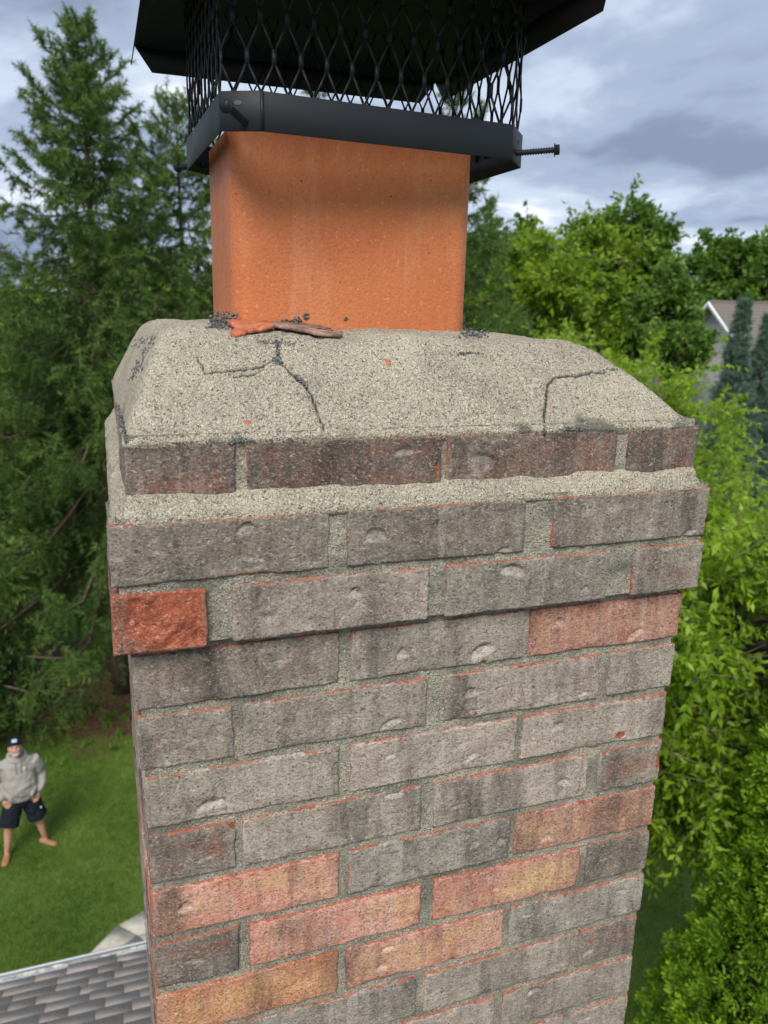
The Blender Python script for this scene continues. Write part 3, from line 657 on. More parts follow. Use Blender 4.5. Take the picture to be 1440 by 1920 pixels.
# gritty sealant crumbs in the cracks, along the crown's edge and around the flue
ICO = None
def crumbs():
    rng = np.random.default_rng(77)
    t = (1 + 5 ** .5) / 2
    iv = np.array([(-1, t, 0), (1, t, 0), (-1, -t, 0), (1, -t, 0), (0, -1, t), (0, 1, t), (0, -1, -t), (0, 1, -t), (t, 0, -1), (t, 0, 1), (-t, 0, -1), (-t, 0, 1)]) / 1.9
    fv = np.array([(0, 11, 5), (0, 5, 1), (0, 1, 7), (0, 7, 10), (0, 10, 11), (1, 5, 9), (5, 11, 4), (11, 10, 2), (10, 7, 6), (7, 1, 8), (3, 9, 4), (3, 4, 2), (3, 2, 6), (3, 6, 8), (3, 8, 9), (4, 9, 5), (2, 4, 11), (6, 2, 10), (8, 6, 7), (9, 8, 1)])
    V, Fc = [], []
    def lump(p, r):
        q = iv * (r * rng.uniform(.55, 1.3, (12, 1))) * rng.uniform(.4, 1.3, 3) + p
        Fc.append(fv + 12 * len(V)); V.append(q)
    def spread(path, n, w, r0, r1, lift=0.0):
        for _ in range(int(n * 1.9)):
            k = rng.integers(len(path) - 1); s = rng.random(); a, b = path[k], path[k + 1]
            u = a[0] + (b[0] - a[0]) * s + rng.normal() * w; v = a[1] + (b[1] - a[1]) * s + rng.normal() * w * .6
            p = on_crown(u, v)
            if p is not None: lump(p + [0, 0, lift * rng.random() ** 2], rng.uniform(r0, r1) * .66)
    S = spread
    S([(398, 613), (435, 604)], 80, 7, .0016, .0042, .010); S([(548, 612), (572, 608)], 10, 4, .001, .003)
    S([(480, 641), (552, 645)], 46, 4, .0010, .0026); S([(520, 640), (522, 682)], 42, 3, .0010, .0026); S([(515, 676), (526, 682)], 16, 3, .0015, .003); S([(552, 704), (572, 722)], 30, 4, .001, .0024)
    S([(288, 632), (262, 684), (247, 708)], 70, 4, .0010, .0028); S([(258, 650), (268, 634)], 22, 5, .001, .0026)
    S([(220, 757), (238, 832)], 60, 2, .0010, .0026); S([(240, 832), (440, 828), (620, 818)], 70, 3, .0006, .0018); S([(425, 826), (470, 824)], 30, 5, .001, .0024)
    S([(860, 662), (895, 662)], 22, 4, .0008, .002); S([(780, 664), (955, 666)], 20, 4, .0006, .0014); S([(868, 628), (905, 630)], 46, 6, .0012, .0034, .005)
    S([(640, 816), (1000, 810), (1300, 803)], 80, 3, .0006, .0016); S([(1060, 803), (1092, 806)], 30, 4, .001, .0024); S([(1142, 692), (1160, 694)], 22, 3, .001, .0022)
    S([(1021, 800), (1022, 735)], 22, 2, .0005, .0012); S([(1040, 706), (1140, 692)], 20, 2, .0005, .0012)
    for (u, v, n, w, r) in ((555, 600, 26, 5, .0016), (572, 594, 16, 4, .0015), (648, 598, 7, 2.5, .0018), (425, 592, 34, 9, .0022), (868, 606, 12, 5, .0009), (490, 605, 6, 3, .001), (530, 600, 8, 4, .0012)):
        for _ in range(n):
            p = on_y(u + rng.normal() * w, v + rng.normal() * w * .7, FY0 - .0005); lump(p - np.array([0, 0, Z0]), r * rng.uniform(.5, 1.3))
    return np.concatenate(V) - CO + np.array([0, 0, Z0]), np.concatenate(Fc)
FY0 = .205
v, f = crumbs(); tag(mesh_obj('sealant_crumbs', v, f, MAT_SEAL, crown), 'dark grey gritty sealant crumbs in the cracks', kind='stuff')
# crumb of mortar and soot in the joint of the top course
rng = np.random.default_rng(5)

# clay flue, a rounded rectangular tube
FX0, FX1, FY0, FY1, FR = .1290, .4120, .205, .392, .022
def rrect(x0, x1, y0_, y1_, r, n=9):
    out = []
    for cx_, cy_, a0 in ((x1 - r, y0_ + r, -90), (x1 - r, y1_ - r, 0), (x0 + r, y1_ - r, 90), (x0 + r, y0_ + r, 180)):
        for k in range(n): a = radians(a0 + 90 * k / (n - 1)); out.append((cx_ + r * cos(a), cy_ + r * sin(a)))
    return out
fl = MB(); th = .02
zs = [.20, .32, .44, .488, .492]; outer = rrect(FX0, FX1, FY0, FY1, FR); inner = rrect(FX0 + th, FX1 - th, FY0 + th, FY1 - th, FR - .012); n = len(outer)
loops_ = [[(x, y, z) for x, y in outer] for z in zs[:-1]] + [[(x + (.004 if x < .25 else -.004), y + (.004 if y < .29 else -.004), zs[-1]) for x, y in outer]] + [[(x, y, .492) for x, y in inner], [(x, y, .20) for x, y in inner]]
vv = [p for L in loops_ for p in L]; ff = [[i * n + k, i * n + (k + 1) % n, (i + 1) * n + (k + 1) % n, (i + 1) * n + k] for i in range(len(loops_) - 1) for k in range(n)]
fl.add([tuple(np.array(p) - CO + [0, 0, Z0]) for p in vv], ff); flue = fl.build('flue_tile', MAT_FLUE, chim, smooth=True)

# broken tile shards lying on the crown
MAT_SHARD = plain('broken clay', (.47, .15, .08), .9, .2, .35, 90, (120, .6, .002))
MAT_SHARD2 = plain('weathered clay flake', (.26, .165, .13), .9, .2, .7, 80, (120, .6, .002))
def shard(name, poly, th, lift, mat, label, tiltv=0.0, seed=1):
    rr = np.random.default_rng(seed); top, bot = [], []; fine_ = []
    for (u0, v0), (u1, v1) in zip(poly, poly[1:] + poly[:1]):
        for s_ in (0, .3, .65): fine_.append((u0 + (u1 - u0) * s_ + rr.normal() * (1.1 if s_ else .3), v0 + (v1 - v0) * s_ + rr.normal() * (.5 if s_ else .2)))
    P = [on_crown(u, v) for u, v in fine_]; P = [p for p in P if p is not None]; c = np.mean(P, axis=0); n = len(P)
    for i, p in enumerate(P):
        q = p - c; zz_ = lift + tiltv * q[0]
        bot.append((q[0], q[1], q[2] + zz_ - .001)); top.append((q[0] * .99, q[1] * .99, q[2] + zz_ + th * rr.uniform(.35, 1.25)))
    v = bot + top + [(0, 0, lift + th * .75)]; f = [list(range(n))[::-1]] + [[i, (i + 1) % n, n + (i + 1) % n, n + i] for i in range(n)] + [[n + i, n + (i + 1) % n, 2 * n] for i in range(n)]
    o = mesh_obj(name, v, f, mat, None, Vector(c + np.array([0, 0, Z0]))); return tag(o, label, 'shard', 'broken clay pieces on the crown')
shard('clay_shard', [(423, 611), (447, 607), (478, 604), (500, 613), (515, 621), (494, 627), (466, 630), (440, 622)], .0035, .004, MAT_SHARD, 'flat orange clay shard lying against the flue foot', .03, 3)
shard('clay_shard', [(433, 627), (446, 621), (463, 624), (462, 630), (445, 634), (434, 632)], .004, .001, MAT_SHARD, 'small orange clay chip tucked under the flat shard', .0, 4)
shard('clay_shard', [(508, 612), (530, 612), (556, 615), (590, 621), (620, 627), (643, 634), (636, 638), (600, 636), (566, 630), (535, 625), (512, 621)], .003, .004, MAT_SHARD2, 'long brown curved clay flake beside the orange shard', -.02, 5)
shard('clay_chip', [(722, 677), (731, 676), (733, 683), (725, 685)], .002, .0, MAT_SHARD, 'tiny orange clay chip on the middle of the crown', 0, 6)
shard('clay_chip', [(460, 790), (471, 793), (469, 797), (461, 796)], .0015, .0, MAT_SHARD, 'tiny orange clay chip low on the crown slope', 0, 7)

# ------------------------------------------------------------------ chimney cap
CC = np.array([.288, .292, .47]); cap = tag(empty('spark_arrestor', Vector(CC + [0, 0, Z0]), (0, 0, 0)), 'black metal chimney cap with mesh sides on the clay flue', 'chimney cap')
BX0, BX1, BY0, BY1, CHM = .1075, .4625, .141, .443, .038
def octo(o=0.0, c=CHM):
    P = [(.1110, .147), (.1460, .1285), (.4300, .1530), (.4660, .1980), (.4660, .410), (.4300, .447), (.1460, .447), (.1060, .407)]
    m = (.288, .290); k = 1 + o / .165
    return [(m[0] + (x - m[0]) * k, m[1] + (y - m[1]) * k) for x, y in P]
def capl(p): return tuple(np.array(p) - CC)
sk = MB(); zb, ztp = .470, .5055; A, B = octo(0), octo(-.0015)
L_ = [[(x, y, zb) for x, y in A], [(x, y, ztp) for x, y in A], [(x, y, ztp) for x, y in B], [(x, y, zb) for x, y in B]]
vv = [capl(p) for L in L_ for p in L]; sk.add(vv, [[i * 8 + k, i * 8 + (k + 1) % 8, ((i + 1) % 4) * 8 + (k + 1) % 8, ((i + 1) % 4) * 8 + k] for i in range(4) for k in range(8)])
skirt = sk.build('skirt', MAT_BLACK, cap)
bv = skirt.modifiers.new('b', 'BEVEL'); bv.width = .0006; bv.segments = 1
seam = MB()                                # lapped seam beside the front-left corner
seam.box(.1470, .1500, .1274, .1284, zb + .0003, ztp - .0003)
seam.v = [capl(p) for p in seam.v]; seam.build('seam', MAT_BLACK, skirt)
for x, y, z, a in ((.1275, .1383, .4950, radians(242.1)), (.4500, .1780, .4935, radians(-38.6))):   # slot holes
    hl = MB(); d = Vector((cos(a), sin(a), 0)); t_ = Vector((-sin(a), cos(a), 0)); p = Vector((x, y, z)) + d * .0006
    hl.add([capl(p + t_ * (.004 * cos(k * pi / 5)) + Vector((0, 0, .0022 * sin(k * pi / 5)))) for k in range(10)], [list(range(10))])
    hl.build('slot', plain('slot shade', (.10, .12, .10), .9), skirt)
# expanded-metal screen: flat strands and bonds following the octagon
def screen():
    A = octo(-.003); seg = []; per = 0
    for i in range(8):
        a, b = np.array(A[i]), np.array(A[(i + 1) % 8]); L = np.linalg.norm(b - a); seg.append((per, L, a, b)); per += L
    def at(s, z, o=0.0):
        s = s % per
        for s0, L, a, b in seg:
            if s <= s0 + L + 1e-9:
                t = (b - a) / L; nrm = np.array([t[1], -t[0]]); p = a + t * (s - s0) + nrm * o; return np.array([p[0], p[1], z])
    ncol = 46; pw = per / ncol; ph = .0355; bond = .0135; z0, z1 = .5005, .655; V, Fq = [], []
    def strip(s0, za, s1, zb_, w, th=.0011):
        ds, dz = s1 - s0, zb_ - za; L = math.hypot(ds, dz); ns, nz_ = -dz / L * w / 2, ds / L * w / 2
        b0 = len(V)
        for o in (-th, th):
            for (s, z) in ((s0 + ns, za + nz_), (s0 - ns, za - nz_), (s1 - ns, zb_ - nz_), (s1 + ns, zb_ + nz_)): V.append(at(s, z, o))
        for q in ([0, 1, 2, 3], [7, 6, 5, 4], [0, 4, 5, 1], [2, 6, 7, 3], [1, 5, 6, 2], [0, 3, 7, 4]): Fq.append([b0 + t for t in q])
    rr = np.random.default_rng(4); row = 0; z = z0
    while z < z1:
        for c in range(ncol):
            s = (c + .5 * (row % 2)) * pw + .012
            strip(s, z - bond / 2, s, z + bond / 2, .0042)
            for dr in (-1, 1): strip(s + dr * .0009, z + bond / 2 - .001, s + dr * (pw / 2 - .0009), z + ph - bond / 2 + .001, .0019, .0009)
        z += ph; row += 1
    return np.array(V) - CC, Fq
v, f = screen(); mesh_obj('mesh_screen', v, f, MAT_BLACK, cap)
# lid: low hip with drooping flanges, mitred open at the corners
ld = MB(); lx0, lx1, ly0, ly1 = .050, .496, .072, .535; zr_, zf = .637, .608; cm = .028
inn = [(.22, .27), (.36, .27), (.36, .33), (.22, .33)]
rim = [(lx0 + .006, ly0 + .006), (lx1 - .006, ly0 + .006), (lx1 - .006, ly1 - .006), (lx0 + .006, ly1 - .006)]
vv = [(x, y, .70) for x, y in inn] + [(x, y, zr_) for x, y in rim]
ff = [[0, 1, 2, 3]] + [[4 + i, 4 + (i + 1) % 4, (i + 1) % 4, i] for i in range(4)]
ld.add([capl(p) for p in vv], ff)
cor = [(lx0, ly0), (lx1, ly0), (lx1, ly1), (lx0, ly1)]
for i in range(4):
    a, b = np.array(cor[i]), np.array(cor[(i + 1) % 4]); t = (b - a) / np.linalg.norm(b - a); ra, rb_ = rim[i], rim[(i + 1) % 4]
    ld.add([capl((*ra, zr_)), capl((*rb_, zr_)), capl((*(b - t * cm), zf)), capl((*(a + t * cm), zf))], [[1, 0, 3, 2]])
lid = ld.build('lid', MAT_BLACK, cap); so = lid.modifiers.new('s', 'SOLIDIFY'); so.thickness = .0014; so.offset = 0
# screws at the chamfered corners
def screw(x, y, z, az, L, tilt=0.0, hexh=True):
    d = Vector((cos(az) * cos(tilt), sin(az) * cos(tilt), sin(tilt))); p0 = Vector(capl((x, y, z))); s = MB()
    pts, rad = [], []; n = int(L / .0013)
    for k in range(n + 1): pts.append(p0 + d * (-.006 + (L + .006) * k / n)); rad.append(.0024 if k % 2 else .0038)
    s.tube(pts, rad, 10)
    h0 = p0 + d * L
    s.tube([h0 - d * .0008, h0 + d * .0002, h0 + d * .0002, h0 + d * .0050], [.0068, .0068, .0055, .0053], 6 if hexh else 14)
    b = s.build('screw', MAT_BLACK, cap)
    sl = MB(); sd_ = d.orthogonal().normalized(); e = d.cross(sd_); sd_ = (sd_ + e * .7).normalized(); e = d.cross(sd_); q = h0 + d * .0051
    sl.add([q + sd_ * .0040 + e * .0005, q - sd_ * .0040 + e * .0005, q - sd_ * .0040 - e * .0005, q + sd_ * .0040 - e * .0005], [[0, 1, 2, 3]]); sl.build('screw_slot', plain('slot black', (.004, .004, .004), .9), b)
screw(.1330, .1354, .4780, radians(236), .040, radians(8), False)
screw(.4480, .1755, .4815, radians(-36), .042, radians(3))
screw(.1260, .427, .4795, radians(135), .036, 0)
screw(.448, .4285, .480, radians(45), .036, 0)


# ------------------------------------------------------------------ vegetation
def norm(a): return a / np.maximum(np.linalg.norm(a, axis=-1, keepdims=True), 1e-9)
def needle_tris(P0, D, L, tint, rng, n, ln, wd_, spread=.9):
    """n thin triangles round each twig"""
    N = len(P0); s = rng.random((N, n, 1)); base = P0[:, None] + D[:, None] * L[:, None, None] * s
    r = norm(rng.normal(size=(N, n, 3))); d = norm(D[:, None] * .75 + r * spread)
    side = norm(np.cross(d, rng.normal(size=(N, n, 3)))); l = ln * rng.uniform(.6, 1.25, (N, n, 1))
    V = np.stack([base + side * wd_ / 2, base - side * wd_ / 2, base + d * l], 2).reshape(-1, 3)
    T = np.repeat(np.clip(tint[:, None] + rng.normal(size=(N, n)) * .1, 0, 1).ravel(), 3)
    return V, T
def tri_mesh(name, V, T, mat, parent):
    o = mesh_obj(name, V, np.arange(len(V)).reshape(-1, 3), mat, parent, attrs={'tint': T}); return o
BARK = plain('conifer bark', (.115, .085, .065), .95, .1, .35, 12, (40, .8, .02))
BARK2 = plain('grey bark', (.17, .145, .12), .95, .1, .3, 12, (40, .7, .02))
SPRUCE = foliage('spruce needles', (.044, .092, .022), (.175, .265, .050), .55, .32)
LEAF = foliage('bright leaves', (.155, .280, .016), (.400, .540, .050), .45, .5)
LEAF_Y = foliage('yellowing leaves', (.135, .235, .018), (.33, .44, .036), .5, .45)
LEAF_D = foliage('mid green leaves', (.060, .135, .018), (.160, .270, .035), .5, .38)
THUJA = foliage('arborvitae sprays', (.075, .185, .010), (.300, .470, .028), .55, .32)
BLUE = foliage('blue spruce needles', (.065, .125, .090), (.17, .25, .19), .6, .15)

def spruce(base, H, R, seed, label, az_lean=(0, 0), mat=SPRUCE, whorls=34, dens=22.0, nn=20, ln=.105, group='tall conifers behind the chimney', droop=1.0, zmin=.10, name='spruce_tree'):
    rng = np.random.default_rng(seed); root = tag(empty(name, Vector(base)), label, 'tree', group)
    tp = []; tr = []
    for k in range(11):
        t = k / 10; tp.append((az_lean[0] * t * t + .05 * sin(t * 7 + seed), az_lean[1] * t * t, H * t)); tr.append(max(.008, .016 * H * (1 - t) ** .9))
    MB().tube(tp, tr, 9).build('trunk', BARK, root, smooth=True)
    P0, D, L, T = [], [], [], []; wood = MB()
    for w_ in range(whorls):
        t = zmin + (1 - zmin) * (max(0.0, w_ + rng.uniform(-.3, .3)) / whorls) ** .92; t = min(max(t, .03), .985)
        nb_ = rng.integers(4, 7) if t < .9 else 4
        a0 = rng.uniform(0, 2 * pi)
        for k in range(nb_):
            az = a0 + 2 * pi * k / nb_ + rng.normal() * .25
            bl = R * (min(1, (1 - t) * 1.3) ** .92) * rng.uniform(.6, 1.2) + .07
            c0 = np.array([az_lean[0] * t * t + .05 * sin(t * 7 + seed), az_lean[1] * t * t, H * t]); h = np.array([cos(az), sin(az), 0])
            w9 = min(1, max(0, (t - .70) / .28)); up0 = .22 * t + .55 * w9; sag = droop * (.30 + .28 * (1 - t)) * bl * (1 - .8 * w9)
            ns = 9; pts = []
            for j in range(ns):
                s = j / (ns - 1); pts.append(c0 + h * bl * s + np.array([0, 0, up0 * bl * s - sag * sin(s * 2.35) * .85 + .16 * bl * s ** 3]) + rng.normal(size=3) * .02 * bl * s)
            pts = np.array(pts)
            wood.tube([tuple(p) for p in pts[::2]], [max(.005, .014 * bl * (1 - s)) for s in np.linspace(0, .95, len(pts[::2]))], 4, cap=False)
            m = max(6, int(bl * dens)); s = rng.uniform(.05, 1, m) ** .85
            idx = s * (ns - 1); i0 = np.clip(idx.astype(int), 0, ns - 2); fr = (idx - i0)[:, None]; p = pts[i0] * (1 - fr) + pts[i0 + 1] * fr
            tang = norm(pts[i0 + 1] - pts[i0]); sd_ = np.sign(rng.random(m) - .5)[:, None] * np.array([-h[1], h[0], 0])
            hang = (.35 + .8 * (1 - t)) * droop * rng.uniform(.3, 1.3, m)[:, None] * (1 - w9)
            d = norm(tang * rng.uniform(.35, .9, m)[:, None] + sd_ * rng.uniform(.25, .9, m)[:, None] - np.array([0, 0, 1]) * hang + np.array([0, 0, .35 * w9]))
            ll = (.16 + .24 * (1 - s) * min(1, bl) + .10 * rng.random(m)) * (1.25 if t < .7 else .8)
            P0.append(p); D.append(d); L.append(ll); T.append(np.clip(.10 + .45 * s ** 2 * rng.random(m) + .15 * rng.random() + (.12 if t > .8 else 0), 0, 1))
            # second order: hanging tips
            q = p + d * ll[:, None] * .8; d2 = norm(d * .6 + rng.normal(size=d.shape) * .45 - np.array([0, 0, .55 * droop if t < .88 else -.2]))
            P0.append(q); D.append(d2); L.append(ll * rng.uniform(.5, .95, m)); T.append(np.clip(.2 + .65 * rng.random(m) * s, 0, 1))
    for k in range(8):                        # the leader's own needles
        P0.append(np.array([[az_lean[0] + .05 * sin(7 + seed), az_lean[1], H * (.955 + .006 * k)]])); D.append(np.array([[0, 0, 1.0]])); L.append(np.array([.16])); T.append(np.array([.5]))
    P0, D, L, T = map(np.concatenate, (P0, D, L, T))
    V, C = needle_tris(P0, D, L, T, rng, nn, ln, .015)
    wood.build('branches', BARK, root); tri_mesh('crown', V, C, mat, root)
    return root

def leaf_quads(P, D, tint, rng, ln, wd_, fold=.25):
    N = len(P); side = norm(np.cross(D, rng.normal(size=(N, 3)))); up = np.cross(side, D); l = ln * rng.uniform(.65, 1.25, (N, 1))
    m = P + D * l * .42 + up * l * .06
    V = np.stack([P, m + side * wd_ / 2 * l / ln + up * fold * wd_ * .5, P + D * l - up * l * .10, m - side * wd_ / 2 * l / ln + up * fold * wd_ * .5], 1).reshape(-1, 3)
    return V, np.repeat(tint, 4)
def leafy(base, H, crown_c, crown_r, seed, label, mat, nlimb=60, ntwig=26, nleaf=14, ln=.09, wd_=.036, twl=.55, group=None, name='leafy_tree', droop=.5, bark=BARK2, cat='tree', ncl=None):
    """trunk, limbs to points spread through an uneven crown, twigs on the limbs, leaves on the twigs"""
    rng = np.random.default_rng(seed); root = tag(empty(name, Vector(base)), label, cat, group)
    cc_ = np.array(crown_c, float); cr = np.array(crown_r, float); top = cc_ + np.array([0, 0, cr[2] * .35])
    tp = [np.array([0, 0, 0]), cc_ * [.3, .3, 0] + [0, 0, max(.3, (cc_[2] - cr[2]) * .6)], cc_ - [0, 0, cr[2] * .45], cc_ + [0, 0, cr[2] * .1], top]
    r0 = .018 * H + .02; MB().tube([tuple(p) for p in tp], [r0, r0 * .85, r0 * .6, r0 * .35, r0 * .12], 8).build('trunk', bark, root, smooth=True)
    d = norm(rng.normal(size=(nlimb, 3))); d[:, 2] = d[:, 2] * .9 + .12; rad = rng.uniform(.45, 1.0, (nlimb, 1)) ** .55
    rad = rad * (1 + .22 * vnoise(d * 1.9 + seed, seed)[:, None]); E_ = cc_ + d * rad * cr
    E_[:, 2] = np.maximum(E_[:, 2], .25)
    s0 = rng.uniform(.25, 1, nlimb); tpn = np.array(tp); idx = s0 * 3 + .9; i0 = np.clip(idx.astype(int), 0, 3); fr = (idx - i0)[:, None]; S_ = tpn[i0] * (1 - fr) + tpn[i0 + 1] * np.clip(fr, 0, 1)
    S_[:, 2] = np.minimum(S_[:, 2], E_[:, 2] - .1 * rng.random(nlimb)); wood = MB(); P, D, T = [], [], []
    for i in range(nlimb):
        a, b = S_[i], E_[i]; mid = (a + b) / 2 + rng.normal(size=3) * .06 * np.linalg.norm(b - a) + [0, 0, .12 * np.linalg.norm(b - a)]
        wood.tube([tuple(a), tuple(mid), tuple(b)], [r0 * .22, r0 * .13, r0 * .05], 4, cap=False)
        lt = rng.uniform(0, .45)
        s = rng.uniform(.42, 1.0, ntwig)[:, None]; q = (1 - s) ** 2 * a + 2 * s * (1 - s) * mid + s * s * b
        out = norm(q - cc_); td = norm(out * .7 + rng.normal(size=(ntwig, 3)) * .75 + [0, 0, .25]); tl_ = twl * rng.uniform(.4, 1.1, ntwig)
        u = (np.arange(nleaf) + rng.random((ntwig, nleaf))) / nleaf
        pos = q[:, None] + td[:, None] * (tl_[:, None] * u)[..., None] - np.array([0, 0, 1]) * (droop * .45 * tl_[:, None] * u ** 2)[..., None]
        ld_ = norm(td[:, None] * .5 + rng.normal(size=(ntwig, nleaf, 3)) * .55 - np.array([0, 0, 1]) * droop)
        P.append(pos.reshape(-1, 3)); D.append(ld_.reshape(-1, 3)); T.append(np.clip(lt + .5 * u * rng.random((ntwig, 1)) + .12 * rng.normal(size=(ntwig, nleaf)), 0, 1).ravel())
        for k in range(0, ntwig, 3): wood.tube([tuple(q[k]), tuple(q[k] + td[k] * tl_[k])], [.006, .002], 3, cap=False)
    P, D, T = map(np.concatenate, (P, D, T)); V, C = leaf_quads(P, D, T, rng, ln, wd_)
    wood.build('branches', bark, root); mesh_obj('crown', V, np.arange(len(V)).reshape(-1, 4), mat, root, attrs={'tint': C})
    return root

def gpt(u, r): p = at_dist(u, 900, r); return np.array([p[0], p[1], 0.0])
def htop(u, v, r): return float(at_dist(u, v, r)[2])

# conifers
b0 = gpt(198, 15.2); spruce(b0, htop(131, 40, 15.2), 4.0, 2, 'tall dark spruce with pointed leader at far left', (0, 0), whorls=46, nn=22, zmin=.27)
b1 = gpt(365, 17.0); spruce(b1, htop(345, 180, 17.0), 4.1, 5, 'spruce half hidden behind the left side of the flue', (-.05, 0), whorls=36, nn=20, zmin=.19)
b2 = gpt(820, 17.5); spruce(b2, htop(845, 150, 17.5), 3.3, 9, 'spruce showing right of the clay flue', (.1, 0), whorls=32, nn=22)
b3 = gpt(-150, 15.8); spruce(b3, htop(-190, 130, 15.8), 3.6, 13, 'conifer whose drooping boughs enter at the left edge', (0, 0), whorls=28, nn=18)
spruce(gpt(600, 18.5), htop(600, 110, 18.5), 3.0, 17, 'spruce hidden behind the middle of the chimney', (0, 0), whorls=24, nn=14)

# deciduous trees on the right
p = gpt(1640, 8.8); leafy(p, 4.6, (-1.45, .1, 4.2), (2.9, 2.0, 2.35), 21, 'bright green leafy tree close behind the right of chimney', LEAF, nlimb=200, ntwig=32, nleaf=17, ln=.082, wd_=.034, group='leafy trees on the right')
p = gpt(1090, 11.5); leafy(p, 7.2, (0, 0, 5.2), (2.3, 2.2, 2.35), 23, 'bright green leafy tree just right of the crown', LEAF, nlimb=140, ntwig=28, nleaf=15, ln=.09, wd_=.038, group='leafy trees on the right')
p = gpt(1035, 24.0); leafy(p, htop(1080, 390, 24), (0, 0, htop(1080, 560, 24)), (2.7, 2.7, 2.45), 25, 'round yellow-green tree above the bright leafy trees', LEAF_Y, nlimb=75, ntwig=24, nleaf=13, ln=.19, wd_=.09, twl=.8, group='leafy trees on the right', droop=.3)
p = gpt(1150, 26.0); leafy(p, htop(1195, 355, 26), (0, 0, htop(1195, 545, 26)), (1.15, 1.8, 2.8), 26, 'taller mid-green tree with knobbly top against the clouds', LEAF_D, nlimb=70, ntwig=24, nleaf=13, ln=.19, wd_=.10, twl=.7, group='leafy trees on the right', droop=.3)
p = gpt(1212, 20.0); leafy(p, 8, (0, 0, htop(1240, 580, 20)), (.55, .9, 1.05), 27, 'mid-green tree with arching leaves left of the far roof', LEAF_D, nlimb=40, ntwig=22, nleaf=12, ln=.16, wd_=.065, twl=.38, group='leafy trees on the right')
p = gpt(1245, 17.0); leafy(p, 6, (0, 0, htop(1290, 655, 17)), (.6, .7, .55), 28, 'dark rounded tree top in front of the far roof', LEAF_D, nlimb=34, ntwig=20, nleaf=12, ln=.13, wd_=.06, twl=.3, group='leafy trees on the right')
p = gpt(1350, 62.0); leafy(p, 14, (0, 0, htop(1410, 525, 62)), (3.6, 3.6, 3.6), 29, 'round dark green tree rising behind the far roof ridge', LEAF_D, nlimb=70, ntwig=18, nleaf=9, ln=.42, wd_=.26, twl=1.1, group='leafy trees on the right', droop=.2)
p = gpt(1272, 70.0); leafy(p, 13, (0, 0, htop(1335, 535, 70)), (2.9, 2.9, 3.2), 30, 'smaller dark tree left of the round one behind the roof', LEAF_D, nlimb=50, ntwig=18, nleaf=9, ln=.42, wd_=.26, twl=1.1, group='leafy trees on the right', droop=.2)
for k, (u, v, r, rr, hh, m_, lb) in enumerate([(40, 640, 48, 4.5, 3.0, LEAF, 'far bright bushy tree seen through the left boughs'), (250, 545, 55, 4.0, 4.2, LEAF, 'far light green tree between the two left spruces'), (-120, 600, 60, 5, 4, LEAF_D, 'far tree beyond the left edge boughs'),
                                             (350, 640, 40, 3.2, 2.6, LEAF, 'far bright tree just left of the flue'), (930, 560, 46, 4, 4.5, LEAF_D, 'far green tree behind the right spruce')]):
    p = gpt(u, r); cz = htop(u, v, r); leafy(p, cz + hh, (0, 0, max(cz, hh * .7)), (rr, rr, hh), 40 + k, lb, m_, nlimb=60, ntwig=16, nleaf=9, ln=.40, wd_=.24, twl=1.0, group='far trees behind the conifers', droop=.2)

# arborvitae at lower right
def arborvitae(base, H, R, seed, label):
    rng = np.random.default_rng(seed); root = tag(empty('arborvitae', Vector(base)), label, 'tree'); prof = lambda t: R * np.minimum(1, 1.15 * (1 - t) ** .62) * np.minimum(1, .86 + t)
    MB().tube([(0, 0, 0), (0, 0, H * .9)], [.07, .01], 8).build('trunk', BARK, root)
    n = 4200; t = rng.random(n) ** 1.15 * .98; az = rng.uniform(0, 2 * pi, n); lump = 1 + .16 * vnoise(np.stack([np.cos(az) * 2.4, np.sin(az) * 2.4, t * 9], 1), 4)
    rad = prof(t) * lump * rng.uniform(.78, 1.05, n); h = np.stack([np.cos(az), np.sin(az), 0 * az], 1); C = h * rad[:, None] + np.array([0, 0, 1]) * (t * H)[:, None]
    tint = np.clip(.38 + .42 * rng.normal(size=n), 0, 1); V, T = [], []
    m = 60
    for _ in range(1):
        ax = norm(h * .8 + np.array([0, 0, .75]) + rng.normal(size=(n, 3)) * .25)      # each fan opens outwards and up
        flat = norm(np.cross(ax, rng.normal(size=(n, 3))))
        a = rng.uniform(-1.15, 1.15, (n, m)); rr = rng.uniform(.15, 1, (n, m)) ** .6 * .105
        d = norm(ax[:, None] * np.cos(a)[..., None] + flat[:, None] * np.sin(a)[..., None] + rng.normal(size=(n, m, 3)) * .28)
        P = C[:, None] + d * rr[..., None]
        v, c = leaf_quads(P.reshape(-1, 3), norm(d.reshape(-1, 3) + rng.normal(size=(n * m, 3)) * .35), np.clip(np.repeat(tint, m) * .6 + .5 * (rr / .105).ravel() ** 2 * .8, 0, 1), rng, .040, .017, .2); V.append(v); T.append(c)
    V, T = np.concatenate(V), np.concatenate(T)
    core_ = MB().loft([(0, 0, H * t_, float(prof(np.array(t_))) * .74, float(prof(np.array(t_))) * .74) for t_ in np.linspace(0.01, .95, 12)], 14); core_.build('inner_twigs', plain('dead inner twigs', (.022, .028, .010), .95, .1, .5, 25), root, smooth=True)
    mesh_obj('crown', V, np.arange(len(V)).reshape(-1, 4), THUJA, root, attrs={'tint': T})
pa = at_dist(1615, 1700, 6.1); arborvitae((pa[0], pa[1], 0), 6.7, 1.34, 61, 'dense green arborvitae at lower right beside the chimney')
